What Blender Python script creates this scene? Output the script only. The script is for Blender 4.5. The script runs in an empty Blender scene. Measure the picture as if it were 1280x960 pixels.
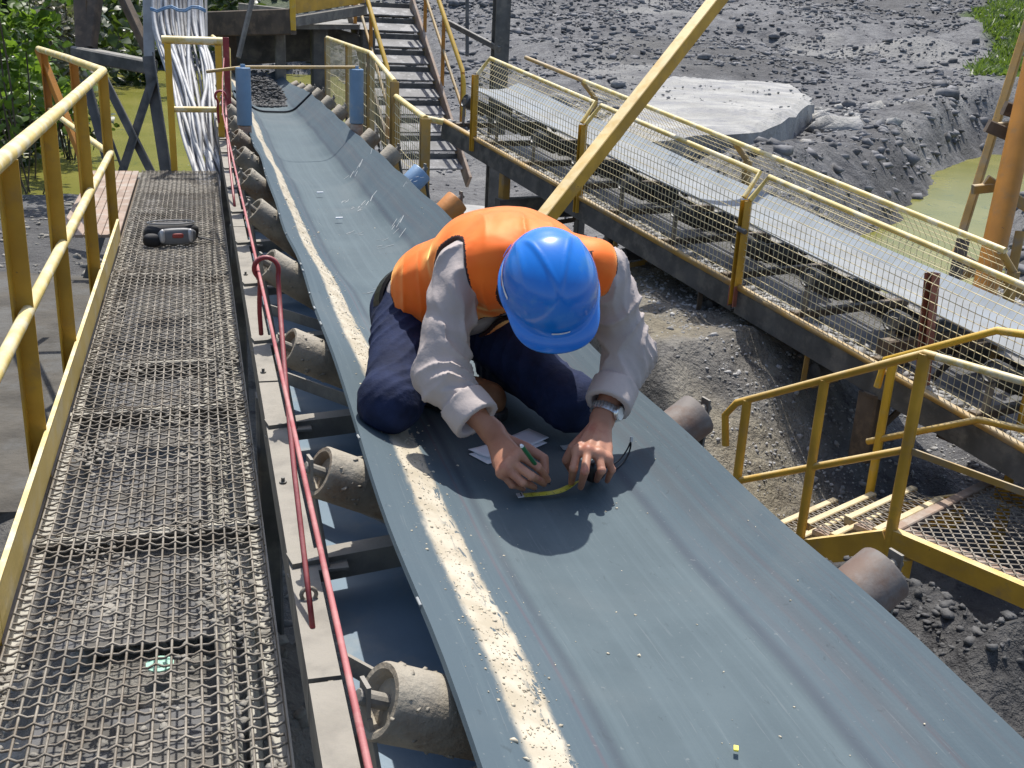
import bpy, math, random
import numpy as np
from mathutils import Vector, Matrix, Quaternion
rng = np.random.default_rng(7); random.seed(7)
SC = bpy.context.scene
# ------------------------------------------------------------------ camera, sky, sun, exposure
CZ = 3.0                                   # the photographer's eye is 3 m above the yard
FPX = 1326.0
R = np.array([[0.96154473, -0.04623249, 0.27072917],
              [-0.2702515, -0.33494431, 0.90264968],
              [0.04894745, -0.94110301, -0.33455833]])   # world axes in camera axes (right, down, forward)
cam = bpy.data.cameras.new('camera'); camo = bpy.data.objects.new('camera', cam)
SC.collection.objects.link(camo); SC.camera = camo
cam.sensor_width = 36; cam.lens = FPX * 36 / 1280; cam.clip_end = 600; cam.clip_start = 0.05
camo.matrix_world = Matrix(((R[0, 0], -R[0, 1], -R[0, 2], 0), (R[1, 0], -R[1, 1], -R[1, 2], 0),
                            (R[2, 0], -R[2, 1], -R[2, 2], CZ), (0, 0, 0, 1)))
SUN = Vector((-0.080, -0.295, -0.68)).normalized()         # direction the sunlight travels
W = bpy.data.worlds.new('World'); SC.world = W; W.use_nodes = True
wn = W.node_tree.nodes; wl = W.node_tree.links
sky = wn.new('ShaderNodeTexSky'); sky.sky_type = 'NISHITA'; sky.sun_disc = False
sky.sun_elevation = math.asin(-SUN.z); sky.sun_rotation = math.atan2(-SUN.x, -SUN.y)
sky.air_density = 1.0; sky.dust_density = 2.0
wn['Background'].inputs['Strength'].default_value = 0.15
wl.new(sky.outputs['Color'], wn['Background'].inputs['Color'])
sl = bpy.data.lights.new('sun', 'SUN'); sl.energy = 4.6; sl.angle = math.radians(0.55); sl.color = (1.0, 0.955, 0.88)
so = bpy.data.objects.new('sun', sl); SC.collection.objects.link(so)
so.rotation_euler = SUN.to_track_quat('-Z', 'Y').to_euler(); so.location = (0, 0, 30)
SC.view_settings.view_transform = 'Standard'; SC.view_settings.look = 'None'
SC.view_settings.exposure = 0.32; SC.view_settings.gamma = 1.0
SC.view_settings.use_curve_mapping = False

# ------------------------------------------------------------------ helpers
def V(x, y, h): return np.array([x, y, CZ - h], float)          # h = metres below the eye
def ray(px, py): return R @ np.array([px - 640.0, py - 480.0, FPX])
def ath(px, py, h):
    d = ray(px, py); d = d * (h / -d[2]); return V(d[0], d[1], -d[2])
def atz(px, py, z):
    d = ray(px, py) / FPX * z; return V(d[0], d[1], -d[2])
def nrm(v): v = np.asarray(v, float); return v / np.linalg.norm(v)

class MB:
    def __init__(s): s.v = []; s.f = []; s.m = []; s.n = 0
    def add(s, vs, fs, mi=0):
        vs = np.asarray(vs, float).reshape(-1, 3); s.v.append(vs)
        for f in fs: s.f.append(tuple(i + s.n for i in f)); s.m.append(mi)
        s.n += len(vs); return s
    def prism(s, prof, p0, p1, up=(0, 0, 1), mi=0, caps=True):
        """extrude a closed 2D profile (side, up) from p0 to p1"""
        p0 = np.asarray(p0, float); p1 = np.asarray(p1, float)
        d = nrm(p1 - p0); up = np.asarray(up, float)
        if abs(np.dot(d, nrm(up))) > .98: up = np.array([0., 1, 0])
        sd = nrm(np.cross(d, up)); u = np.cross(sd, d); n = len(prof)
        a = [p0 + sd * q[0] + u * q[1] for q in prof]; b = [p1 + sd * q[0] + u * q[1] for q in prof]
        fs = [(i, (i + 1) % n, n + (i + 1) % n, n + i) for i in range(n)]
        if caps: fs += [tuple(range(n))[::-1], tuple(range(n, 2 * n))]
        return s.add(a + b, fs, mi)
    def beam(s, p0, p1, w, h, up=(0, 0, 1), c=.12, mi=0):
        w /= 2; h /= 2; c = min(w, h) * c * 2
        return s.prism([(-w + c, -h), (w - c, -h), (w, -h + c), (w, h - c), (w - c, h), (-w + c, h), (-w, h - c), (-w, -h + c)], p0, p1, up, mi)
    def channel(s, p0, p1, w, h, t=.008, up=(0, 0, 1), flip=1, mi=0):
        """C section: web on one side, flanges pointing to +side*flip"""
        f = flip; pr = [(-w / 2 * f, -h / 2), (w / 2 * f, -h / 2), (w / 2 * f, -h / 2 + t), ((-w / 2 + t) * f, -h / 2 + t),
                        ((-w / 2 + t) * f, h / 2 - t), (w / 2 * f, h / 2 - t), (w / 2 * f, h / 2), (-w / 2 * f, h / 2)]
        if f < 0: pr = pr[::-1]
        return s.prism(pr, p0, p1, up, mi)
    def angle(s, p0, p1, w, t=.006, up=(0, 0, 1), fx=1, mi=0):
        pr = [(0, 0), (w * fx, 0), (w * fx, t), (t * fx, t), (t * fx, w), (0, w)]
        if fx < 0: pr = pr[::-1]
        return s.prism(pr, p0, p1, up, mi)
    def tube(s, path, r, n=8, mi=0, caps=True, closed=False):
        path = [np.asarray(p, float) for p in path]; k = len(path)
        rr = r if hasattr(r, '__len__') else [r] * k
        vs = []; ref = None
        for i, p in enumerate(path):
            if closed: d = path[(i + 1) % k] - path[i - 1]
            else: d = path[min(i + 1, k - 1)] - path[max(i - 1, 0)]
            d = nrm(d)
            if ref is None:
                ref = np.array([0, 0, 1.]) if abs(d[2]) < .9 else np.array([1., 0, 0])
            x = nrm(np.cross(d, ref)); y = np.cross(x, d); ref = y
            for j in range(n):
                a = 2 * math.pi * j / n; vs.append(p + (x * math.cos(a) + y * math.sin(a)) * rr[i])
        fs = []
        for i in range(k if closed else k - 1):
            i2 = (i + 1) % k
            for j in range(n): fs.append((i * n + j, i * n + (j + 1) % n, i2 * n + (j + 1) % n, i2 * n + j))
        if caps and not closed: fs += [tuple(range(n))[::-1], tuple(range((k - 1) * n, k * n))]
        return s.add(vs, fs, mi)
    def lathe(s, p0, p1, prof, n=20, mi=0):
        """prof: list of (t along axis in metres, radius)"""
        p0 = np.asarray(p0, float); d = nrm(np.asarray(p1, float) - p0)
        ref = np.array([0, 0, 1.]) if abs(d[2]) < .9 else np.array([1., 0, 0])
        x = nrm(np.cross(d, ref)); y = np.cross(x, d); vs = []
        for t, r in prof:
            for j in range(n):
                a = 2 * math.pi * j / n; vs.append(p0 + d * t + (x * math.cos(a) + y * math.sin(a)) * r)
        k = len(prof); fs = [(i * n + j, i * n + (j + 1) % n, (i + 1) * n + (j + 1) % n, (i + 1) * n + j) for i in range(k - 1) for j in range(n)]
        fs += [tuple(range(n))[::-1], tuple(range((k - 1) * n, k * n))]
        return s.add(vs, fs, mi)
    def build(s, name, mats, parent=None, smooth=False, weld=False):
        loc = np.array(root(parent).get('_loc', (0, 0, 0))) if parent is not None else np.zeros(3)
        vs = (np.concatenate(s.v) - loc) if s.v else np.zeros((0, 3))
        me = bpy.data.meshes.new(name); me.from_pydata(vs.tolist(), [], s.f)
        return finish(me, name, mats, parent, s.m, smooth)

def finish(me, name, mats, parent=None, mi=None, smooth=False):
    if not isinstance(mats, (list, tuple)): mats = [mats]
    for m in mats: me.materials.append(M[m] if isinstance(m, str) else m)
    if mi is not None and len(mats) > 1: me.polygons.foreach_set('material_index', np.asarray(mi, np.int32))
    if smooth:
        me.polygons.foreach_set('use_smooth', np.ones(len(me.polygons), bool))
    me.update()
    o = bpy.data.objects.new(name, me); SC.collection.objects.link(o)
    if parent is not None: o.parent = parent
    return o
def autosmooth(o, deg=35):
    me = o.data; me.polygons.foreach_set('use_smooth', np.ones(len(me.polygons), bool))
    try: me.set_sharp_from_angle(angle=math.radians(deg))
    except Exception: pass
    return o
def root(o):
    while o.parent is not None: o = o.parent
    return o
def thing(name, label, cat, loc=(0, 0, 0), group=None):
    o = bpy.data.objects.new(name, None); o.empty_display_size = .1; SC.collection.objects.link(o)
    o.location = loc; o['_loc'] = [float(c) for c in loc]
    return tag(o, label, cat, group)
def tag(o, label, cat, group=None, kind=None):
    o['label'] = label; o['category'] = cat
    if group: o['group'] = group
    if kind: o['kind'] = kind
    return o
def clone(o, parent, off=(0, 0, 0)):
    c = o.copy(); SC.collection.objects.link(c); c.parent = parent; c.location = o.location + Vector(off)
    return c

# value noise
def _h(ix, iy, s):
    n = (ix.astype(np.int64) * 374761393 + iy.astype(np.int64) * 668265263 + s * 974634777) & 0x7fffffff
    n = ((n ^ (n >> 13)) * 1274126177) & 0x7fffffff
    return ((n ^ (n >> 16)) & 0xffff) / 65535.0
def vnoise(x, y, s=0):
    x = np.asarray(x, float); y = np.asarray(y, float); ix = np.floor(x); iy = np.floor(y); fx = x - ix; fy = y - iy
    fx = fx * fx * (3 - 2 * fx); fy = fy * fy * (3 - 2 * fy)
    a = _h(ix, iy, s); b = _h(ix + 1, iy, s); c = _h(ix, iy + 1, s); d = _h(ix + 1, iy + 1, s)
    return (a + (b - a) * fx) * (1 - fy) + (c + (d - c) * fx) * fy - .5
def fbm(x, y, o=5, s=0, g=.5):
    t = 0; a = 1.
    for i in range(o): t = t + a * vnoise(np.asarray(x) * 2 ** i + 17.3 * i, np.asarray(y) * 2 ** i - 9.1 * i, s + i); a *= g
    return t
def sst(a, b, x): t = np.clip((x - a) / (b - a), 0, 1); return t * t * (3 - 2 * t)

# ------------------------------------------------------------------ materials
M = {}
def mix(nt, f, a, b, blend='MIX'):
    n = nt.nodes.new('ShaderNodeMix'); n.data_type = 'RGBA'; n.blend_type = blend
    for i, v in ((0, f), (6, a), (7, b)):
        if hasattr(v, 'links') or hasattr(v, 'is_linked'): nt.links.new(v, n.inputs[i])
        elif i == 0: n.inputs[0].default_value = v
        else: n.inputs[i].default_value = (*v, 1)
    return n.outputs[2]
def noise(nt, co, scale, detail=4, rough=.55, dist=0, sx=None):
    if sx is not None:
        mp = nt.nodes.new('ShaderNodeMapping'); mp.inputs['Scale'].default_value = sx; nt.links.new(co, mp.inputs[0]); co = mp.outputs[0]
    n = nt.nodes.new('ShaderNodeTexNoise'); n.inputs['Scale'].default_value = scale; n.inputs['Detail'].default_value = detail
    n.inputs['Roughness'].default_value = rough; n.inputs['Distortion'].default_value = dist; nt.links.new(co, n.inputs['Vector'])
    return n.outputs['Fac']
def ramp(nt, x, lo, hi, a=0., b=1.):
    n = nt.nodes.new('ShaderNodeMapRange'); n.interpolation_type = 'SMOOTHSTEP'
    for i, v in zip(('From Min', 'From Max', 'To Min', 'To Max'), (lo, hi, a, b)): n.inputs[i].default_value = v
    nt.links.new(x, n.inputs['Value']); return n.outputs['Result']
def math2(nt, op, a, b=None):
    n = nt.nodes.new('ShaderNodeMath'); n.operation = op
    for i, v in enumerate((a, b)):
        if v is None: continue
        if hasattr(v, 'is_linked'): nt.links.new(v, n.inputs[i])
        else: n.inputs[i].default_value = v
    return n.outputs[0]
def base(name):
    m = bpy.data.materials.new(name); m.use_nodes = True; nt = m.node_tree
    return m, nt, nt.nodes['Principled BSDF']
def coords(nt, world=False):
    if world: return nt.nodes.new('ShaderNodeNewGeometry').outputs['Position']
    return nt.nodes.new('ShaderNodeTexCoord').outputs['Object']
def bump(nt, p, hgt, st=.3, dist=.01):
    b = nt.nodes.new('ShaderNodeBump'); b.inputs['Strength'].default_value = st; b.inputs['Distance'].default_value = dist
    nt.links.new(hgt, b.inputs['Height']); nt.links.new(b.outputs[0], p.inputs['Normal'])
def mat(name, col, rough=.6, metal=0., var=.18, scale=6, bs=60, bst=.25, bd=.004, dirt=None, dust=None, wear=None, coat=0, spec=.5, world=True):
    """dirt=(colour,lo,hi,scale) patches; wear=(colour,lo,hi,scale) sharp-edged patches; dust=(colour,amount) on upward faces"""
    m, nt, p = base(name); co = coords(nt, world)
    n1 = noise(nt, co, scale, 5); c = mix(nt, ramp(nt, n1, .3, .7), [k * (1 - var) for k in col], [min(1, k * (1 + var)) for k in col])
    if dirt: c = mix(nt, ramp(nt, noise(nt, co, dirt[3], 6, .65), dirt[1], dirt[2]), c, dirt[0])
    if wear: c = mix(nt, ramp(nt, noise(nt, co, wear[3], 8, .7), wear[1], wear[2]), c, wear[0])
    if dust:
        g = nt.nodes.new('ShaderNodeNewGeometry'); sx = nt.nodes.new('ShaderNodeSeparateXYZ'); nt.links.new(g.outputs['Normal'], sx.inputs[0])
        f = math2(nt, 'MULTIPLY', ramp(nt, sx.outputs[2], .25, .85, 0, dust[1]), ramp(nt, noise(nt, co, 9, 5), .3, .6, .45, 1))
        c = mix(nt, f, c, dust[0])
    nt.links.new(c, p.inputs['Base Color']); p.inputs['Roughness'].default_value = rough; p.inputs['Metallic'].default_value = metal
    p.inputs['Specular IOR Level'].default_value = spec; p.inputs['Coat Weight'].default_value = coat; p.inputs['Coat Roughness'].default_value = .08
    if bst: bump(nt, p, noise(nt, co, bs, 5, .6), bst, bd)
    M[name] = m; return m
DUST = (.42, .40, .36)
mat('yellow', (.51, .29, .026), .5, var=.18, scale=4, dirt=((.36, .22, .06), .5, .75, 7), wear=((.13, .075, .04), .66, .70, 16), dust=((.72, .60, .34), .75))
mat('yellow_bright', (.62, .37, .025), .42, var=.1, scale=5, dirt=((.5, .36, .12), .52, .78, 9), wear=((.2, .12, .06), .70, .74, 20), dust=((.75, .6, .3), .45))
mat('cream_rail', (.62, .46, .13), .5, var=.15, scale=5, dirt=((.68, .60, .40), .47, .64, 9), wear=((.33, .18, .06), .66, .70, 25), dust=((.75, .66, .42), .65))
mat('kick', (.58, .44, .14), .5, var=.1, scale=3, dirt=((.6, .55, .4), .45, .8, 4), wear=((.4, .25, .06), .7, .74, 14), dust=((.7, .62, .42), .4))
mat('orange_post', (.46, .19, .02), .5, var=.12, scale=4, dirt=((.3, .16, .05), .5, .75, 6), wear=((.1, .06, .04), .67, .7, 18))
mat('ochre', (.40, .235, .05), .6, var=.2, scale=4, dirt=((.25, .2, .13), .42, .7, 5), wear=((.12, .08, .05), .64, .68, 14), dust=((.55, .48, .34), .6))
mat('rust_post', (.26, .09, .055), .7, var=.25, scale=8, dirt=((.33, .2, .16), .5, .7, 9), dust=((.5, .4, .35), .4))
mat('red_rope', (.30, .036, .043), .6, var=.2, scale=12, dirt=((.36, .16, .14), .45, .65, 20), dust=((.48, .22, .21), .6))
mat('red_paint', (.24, .022, .028), .45, var=.2, scale=9, dirt=((.3, .12, .1), .5, .75, 11), dust=((.5, .25, .24), .5))
mat('frame', (.13, .12, .105), .7, var=.2, scale=6, dirt=((.2, .185, .155), .42, .65, 7), dust=((.28, .258, .22), .95), bst=.5, bs=90)
mat('dark_steel', (.075, .075, .072), .6, var=.3, scale=5, dirt=((.16, .15, .13), .45, .7, 6), dust=((.3, .285, .25), .7))
mat('brown_steel', (.09, .065, .045), .65, var=.3, scale=5, dirt=((.16, .11, .07), .45, .7, 8), dust=((.25, .21, .16), .4))
mat('wire', (.235, .213, .18), .6, .2, var=.3, scale=9, dirt=((.17, .145, .115), .45, .65, 7), bst=.4, bs=160)
mat('fence_wire', (.62, .53, .31), .5, .1, var=.2, scale=8, bst=0)
mat('roller', (.22, .19, .145), .7, var=.3, scale=7, dirt=((.15, .095, .055), .46, .66, 5), dust=((.34, .305, .24), .8), bst=.8, bs=60, bd=.006)
mat('roller_grey', (.165, .145, .132), .68, .0, var=.25, scale=6, dirt=((.13, .082, .06), .45, .65, 8), bst=.35, bs=50)
mat('roller_dark', (.05, .052, .055), .5, .1, var=.3, scale=5, dust=((.2, .2, .2), .5))
mat('roller_orange', (.42, .16, .03), .55, .1, var=.2, scale=6, dirt=((.25, .14, .06), .45, .7, 8))
mat('roller_blue', (.16, .27, .42), .45, .1, var=.12, scale=5, dirt=((.3, .33, .36), .5, .75, 8), bst=.2)
mat('guide_base', (.30, .19, .14), .6, .1, var=.2, scale=8, dirt=((.35, .33, .3), .45, .7, 8))
mat('return_belt', (.145, .21, .27), .5, var=.14, scale=3, dirt=((.24, .27, .28), .5, .75, 5), bst=.15)
mat('belt2', (.25, .262, .268), .85, var=.12, scale=4, dirt=((.25, .28, .31), .45, .7, 2.5), bst=.2)
mat('belt2_dark', (.22, .25, .28), .85, var=.12, scale=4, bst=.2)
mat('tread', (.15, .15, .155), .7, var=.25, scale=5, dirt=((.27, .27, .275), .5, .62, 7))
mat('plank', (.28, .20, .15), .7, var=.2, scale=5, dirt=((.36, .31, .26), .45, .7, 8))
mat('wood_pale', (.50, .38, .20), .6, var=.18, scale=4, dirt=((.32, .23, .12), .45, .7, 8), dust=((.68, .58, .38), .7))
mat('concrete', (.30, .295, .285), .8, var=.16, scale=1.2, dirt=((.27, .27, .27), .5, .72, 2.2), bst=.5, bs=30, bd=.02)
mat('slab', (.335, .33, .312), .9, var=.2, scale=.8, dirt=((.24, .24, .245), .42, .66, 1.3), wear=((.15, .15, .16), .60, .70, 3.5), bst=.9, bs=9, bd=.08)
mat('cable', (.42, .42, .43), .6, var=.25, scale=8, dirt=((.25, .25, .26), .5, .7, 5), dust=((.62, .62, .6), .5))
mat('tray', (.36, .36, .355), .6, .2, var=.15)
mat('pipe', (.34, .325, .29), .7, var=.2, scale=10, dirt=((.2, .185, .16), .5, .7, 8), dust=((.42, .40, .34), .7))
mat('wet_clod', (.075, .074, .073), .8, var=.5, scale=9, bst=.7, bs=40, bd=.01)
mat('mud_dark', (.075, .068, .057), .9, var=.3, scale=3, dirt=((.10, .098, .092), .45, .65, 2), bst=.9, bs=20, bd=.02)
mat('mud', (.25, .235, .205), .9, var=.25, scale=12, bst=.9, bs=50, bd=.01)
mat('rock', (.145, .145, .151), .85, var=.5, scale=2.6, bst=.6, bs=30, bd=.01)
mat('gravel', (.31, .305, .295), .85, var=.45, scale=7, bst=.5, bs=60, bd=.005)
mat('black_cloth', (.010, .010, .012), .7, var=.3, scale=20, bst=.6, bs=300, bd=.002, dust=((.08, .08, .085), .35), world=False)
mat('grey_panel', (.15, .155, .165), .45, var=.1, bst=.3, bs=200, bd=.001)
mat('silver_trim', (.52, .52, .53), .35, .3, var=.1, bst=0)
mat('red_patch', (.32, .05, .04), .5, var=.2, bst=0)
mat('skin', (.42, .20, .125), .5, var=.10, scale=14, dirt=((.36, .13, .085), .48, .72, 22), bst=.25, bs=260, bd=.0012)
mat('nail', (.55, .30, .24), .35, var=.05, bst=0)
mat('hair', (.012, .010, .009), .6, bst=.6, bs=300)
mat('shirt', (.44, .385, .365), .8, var=.05, scale=9, bst=.45, bs=15, bd=.012, spec=.25)
mat('jeans', (.011, .018, .052), .85, var=.3, scale=16, bst=.6, bs=30, bd=.008, spec=.25)
mat('boot', (.22, .10, .04), .6, var=.25, scale=20, bst=.4, bs=120)
mat('sole', (.018, .018, .018), .7, var=.3, scale=20, bst=.4, bs=100, dust=((.1, .1, .1), .4))
mat('helmet', (.002, .165, .62), .27, var=.08, scale=7, dirt=((.03, .20, .56), .52, .72, 14), wear=((.16, .30, .58), .70, .73, 46), bst=.06, bs=90, bd=.001, coat=.5)
mat('white', (.75, .77, .8), .5, var=.03, bst=0)
mat('paper', (.84, .86, .90), .7, var=.03, bst=.1)
mat('watch', (.62, .62, .62), .25, .9, var=.1, bst=0)
mat('dial', (.8, .8, .78), .2, var=.02, bst=0)
mat('pen', (.006, .14, .05), .3, var=.1, bst=0, coat=.4)
mat('black_plastic', (.012, .012, .013), .4, var=.2, bst=0)
mat('tape', (.50, .47, .05), .4, var=.08, bst=0)
mat('binding', (.035, .012, .012), .7, var=.2, bst=0)
mat('fines', (.50, .44, .33), .9, var=.3, scale=60, bst=0)
mat('chalk', (.30, .32, .325), .9, var=.1, bst=0)
mat('bark', (.10, .08, .06), .85, var=.3, scale=6, bst=.8, bs=30)
mat('glint_green', (.35, .62, .5), .6, var=.1, bst=0)  # pale colour painted for the glint below the grating
mat('scrap_yellow', (.8, .68, .1), .6, var=.1, bst=0)
mat('plate_dark', (.11, .105, .095), .75, var=.25, scale=3, dirt=((.2, .19, .165), .45, .7, 4), dust=((.26, .25, .225), .7))

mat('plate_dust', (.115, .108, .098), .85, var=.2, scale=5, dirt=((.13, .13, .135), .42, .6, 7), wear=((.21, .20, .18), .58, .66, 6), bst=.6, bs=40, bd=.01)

# vest: fluorescent orange cloth
m, nt, p = base('vest'); co = coords(nt)
c = mix(nt, ramp(nt, noise(nt, co, 9, 3), .3, .7), (1.0, .135, .010), (1.0, .175, .016))
nt.links.new(c, p.inputs['Base Color']); p.inputs['Roughness'].default_value = .60; p.inputs['Specular IOR Level'].default_value = .7; p.inputs['Specular Tint'].default_value = (1, .85, .5, 1); p.inputs['Sheen Weight'].default_value = .8; p.inputs['Sheen Roughness'].default_value = .4; p.inputs['Sheen Tint'].default_value = (1, .72, .28, 1)
bump(nt, p, math2(nt, 'ADD', noise(nt, co, 7, 2, .45, 1.0), math2(nt, 'MULTIPLY', noise(nt, co, 600, 2), .02)), .35, .02); M['vest'] = m

# leaves
def leafmat(name, a, b, tr=.35):
    m, nt, p = base(name); co = coords(nt, True)
    c = mix(nt, ramp(nt, noise(nt, co, 2.2, 3), .35, .65), a, b); c = mix(nt, ramp(nt, noise(nt, co, 11, 2), .4, .7), c, [k * .6 for k in a])
    nt.links.new(c, p.inputs['Base Color']); p.inputs['Roughness'].default_value = .42
    t = nt.nodes.new('ShaderNodeBsdfTranslucent'); nt.links.new(mix(nt, .5, c, (.25, .4, .03)), t.inputs[0])
    ms = nt.nodes.new('ShaderNodeMixShader'); ms.inputs[0].default_value = tr
    nt.links.new(p.outputs[0], ms.inputs[1]); nt.links.new(t.outputs[0], ms.inputs[2]); nt.links.new(ms.outputs[0], nt.nodes['Material Output'].inputs[0]); M[name] = m
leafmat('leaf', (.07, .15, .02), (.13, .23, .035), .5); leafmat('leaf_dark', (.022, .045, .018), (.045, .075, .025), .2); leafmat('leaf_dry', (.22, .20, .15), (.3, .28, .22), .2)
leafmat('grass', (.075, .12, .025), (.15, .21, .05))

# water: opaque green algae water with a glossy skin
m, nt, p = base('water'); co = coords(nt, True)
c = mix(nt, ramp(nt, noise(nt, co, .5, 5), .35, .7), (.150, .150, .026), (.200, .188, .043))
c = mix(nt, ramp(nt, noise(nt, co, 1.7, 7, .7, 1.5), .58, .66), c, (.105, .12, .028))
c = mix(nt, ramp(nt, noise(nt, co, 4.5, 3), .74, .78), c, (.5, .5, .4))
nt.links.new(c, p.inputs['Base Color']); p.inputs['Roughness'].default_value = .26; p.inputs['Specular IOR Level'].default_value = .13; bump(nt, p, noise(nt, co, 5, 3), .12, .01); M['water'] = m

# terrain
m, nt, p = base('ground'); co = coords(nt, True)
big = noise(nt, co, .22, 6, .6); mid = noise(nt, co, 1.6, 7, .65); fine = noise(nt, co, 9, 6, .7); peb = noise(nt, co, 28, 4, .7)
c = mix(nt, ramp(nt, mid, .33, .68), (.115, .115, .121), (.205, .205, .207))
c = mix(nt, ramp(nt, big, .5, .66), c, (.255, .252, .243))
c = mix(nt, ramp(nt, fine, .52, .66), c, (.09, .09, .096))
at = nt.nodes.new('ShaderNodeAttribute'); at.attribute_name = 'soil'
sp = nt.nodes.new('ShaderNodeSeparateColor'); nt.links.new(at.outputs['Color'], sp.inputs[0])
soil = mix(nt, ramp(nt, mid, .35, .65), (.20, .175, .13), (.32, .285, .21)); soil = mix(nt, ramp(nt, fine, .5, .7), soil, (.12, .105, .085))
c = mix(nt, sp.outputs[0], c, soil)                                                             # R: brown soil
c = mix(nt, sp.outputs[1], c, mix(nt, ramp(nt, fine, .4, .65), (.048, .047, .047), (.095, .093, .09)))     # G: black spill, plus painted shade of bank face and landing
c = mix(nt, sp.outputs[2], c, mix(nt, ramp(nt, mid, .4, .6), (.04, .07, .02), (.08, .12, .03)))   # B: green growth
nt.links.new(c, p.inputs['Base Color']); p.inputs['Roughness'].default_value = .9; p.inputs['Specular IOR Level'].default_value = .25
hh = math2(nt, 'ADD', math2(nt, 'MULTIPLY', mid, 1.0), math2(nt, 'ADD', math2(nt, 'MULTIPLY', fine, .35), math2(nt, 'MULTIPLY', peb, .12)))
bump(nt, p, hh, .9, .22); M['ground'] = m

# conveyor belt: UV.x across the belt 0..1, UV.y metres along
m, nt, p = base('belt'); tc = nt.nodes.new('ShaderNodeTexCoord'); uv = tc.outputs['UV']; co = coords(nt, True)
su = nt.nodes.new('ShaderNodeSeparateXYZ'); nt.links.new(uv, su.inputs[0]); U = su.outputs[0]
streak = noise(nt, uv, 1, 6, .65, 0, (26, .22, 1)); streak2 = noise(nt, uv, 1, 5, .7, 0, (90, .5, 1)); blot = noise(nt, co, 3.2, 7, .6)
c = mix(nt, ramp(nt, blot, .3, .72), (.066, .093, .107), (.099, .130, .144))
wing = math2(nt, 'MAXIMUM', ramp(nt, U, .30, .25), ramp(nt, U, .735, .775))
c = mix(nt, math2(nt, 'MULTIPLY', wing, .85), c, (.076, .106, .127))
c = mix(nt, math2(nt, 'MULTIPLY', ramp(nt, streak, .45, .68), .32), c, (.125, .165, .182))
c = mix(nt, math2(nt, 'MULTIPLY', math2(nt, 'MULTIPLY', ramp(nt, streak2, .50, .66), ramp(nt, U, .74, .80)), .5), c, (.095, .092, .105))
def line(cx, w, col, a):
    global c
    d = math2(nt, 'ABSOLUTE', math2(nt, 'SUBTRACT', math2(nt, 'ADD', U, math2(nt, 'MULTIPLY', math2(nt, 'SUBTRACT', noise(nt, uv, 1, 3, .5, 0, (3, 1.2, 1)), .5), .02)), cx))
    c = mix(nt, math2(nt, 'MULTIPLY', ramp(nt, d, w, 0), a), c, col)
line(.755, .028, (.050, .062, .082), .65); line(.285, .022, (.050, .062, .080), .6); line(.255, .008, (.11, .085, .10), .5); line(.85, .03, (.11, .105, .112), .25); line(.885, .012, (.10, .078, .088), .2)
scf = noise(nt, uv, 1, 6, .7, .3, (150, 5, 1)); c = mix(nt, math2(nt, 'MULTIPLY', ramp(nt, scf, .60, .66), .25), c, (.19, .215, .225)); scd = noise(nt, uv, 1, 6, .7, .8, (40, 22, 1)); c = mix(nt, math2(nt, 'MULTIPLY', ramp(nt, scd, .62, .68), .45), c, (.05, .065, .075))
spk = noise(nt, co, 95, 2, .5); c = mix(nt, math2(nt, 'MULTIPLY', ramp(nt, spk, .70, .74), .22), c, (.28, .29, .28)); ptc = noise(nt, co, 1.3, 4, .6, .6); c = mix(nt, math2(nt, 'MULTIPLY', ramp(nt, ptc, .5, .72), .4), c, (.14, .16, .165))
edge = math2(nt, 'MULTIPLY', math2(nt, 'SUBTRACT', noise(nt, uv, 1, 8, .7, .4, (34, 13, 1)), .5), .10)
edge2 = math2(nt, 'MULTIPLY', math2(nt, 'SUBTRACT', noise(nt, uv, 1, 3, .5, 0, (4, .9, 1)), .5), .05)
Ue = math2(nt, 'ADD', math2(nt, 'ADD', U, math2(nt, 'MULTIPLY', edge, .35)), edge2)
band = math2(nt, 'MULTIPLY', ramp(nt, Ue, .093, .116), ramp(nt, Ue, .199, .184))
chips = ramp(nt, noise(nt, uv, 1, 5, .62, .6, (30, 9, 1)), .335, .355); chips2 = math2(nt, 'MAXIMUM', chips, ramp(nt, U, .172, .15, 0, .72))
band = math2(nt, 'MULTIPLY', band, chips)
rightchips = math2(nt, 'MULTIPLY', ramp(nt, noise(nt, uv, 1, 6, .65, .5, (46, 16, 1)), .565, .585), ramp(nt, U, .150, .185))
band = math2(nt, 'MULTIPLY', band, math2(nt, 'SUBTRACT', 1, rightchips))
cream = mix(nt, ramp(nt, noise(nt, co, 14, 6), .35, .7), (.40, .35, .262), (.52, .47, .375))
c = mix(nt, band, c, cream)
nt.links.new(c, p.inputs['Base Color']); nt.links.new(ramp(nt, blot, .3, .7, .66, .85), p.inputs['Roughness']); p.inputs['Specular IOR Level'].default_value = .22
bump(nt, p, math2(nt, 'ADD', math2(nt, 'MULTIPLY', band, 1.2), math2(nt, 'ADD', math2(nt, 'MULTIPLY', noise(nt, co, 120, 4), .25), math2(nt, 'MULTIPLY', streak, .4))), .35, .004); M['belt'] = m
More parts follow.
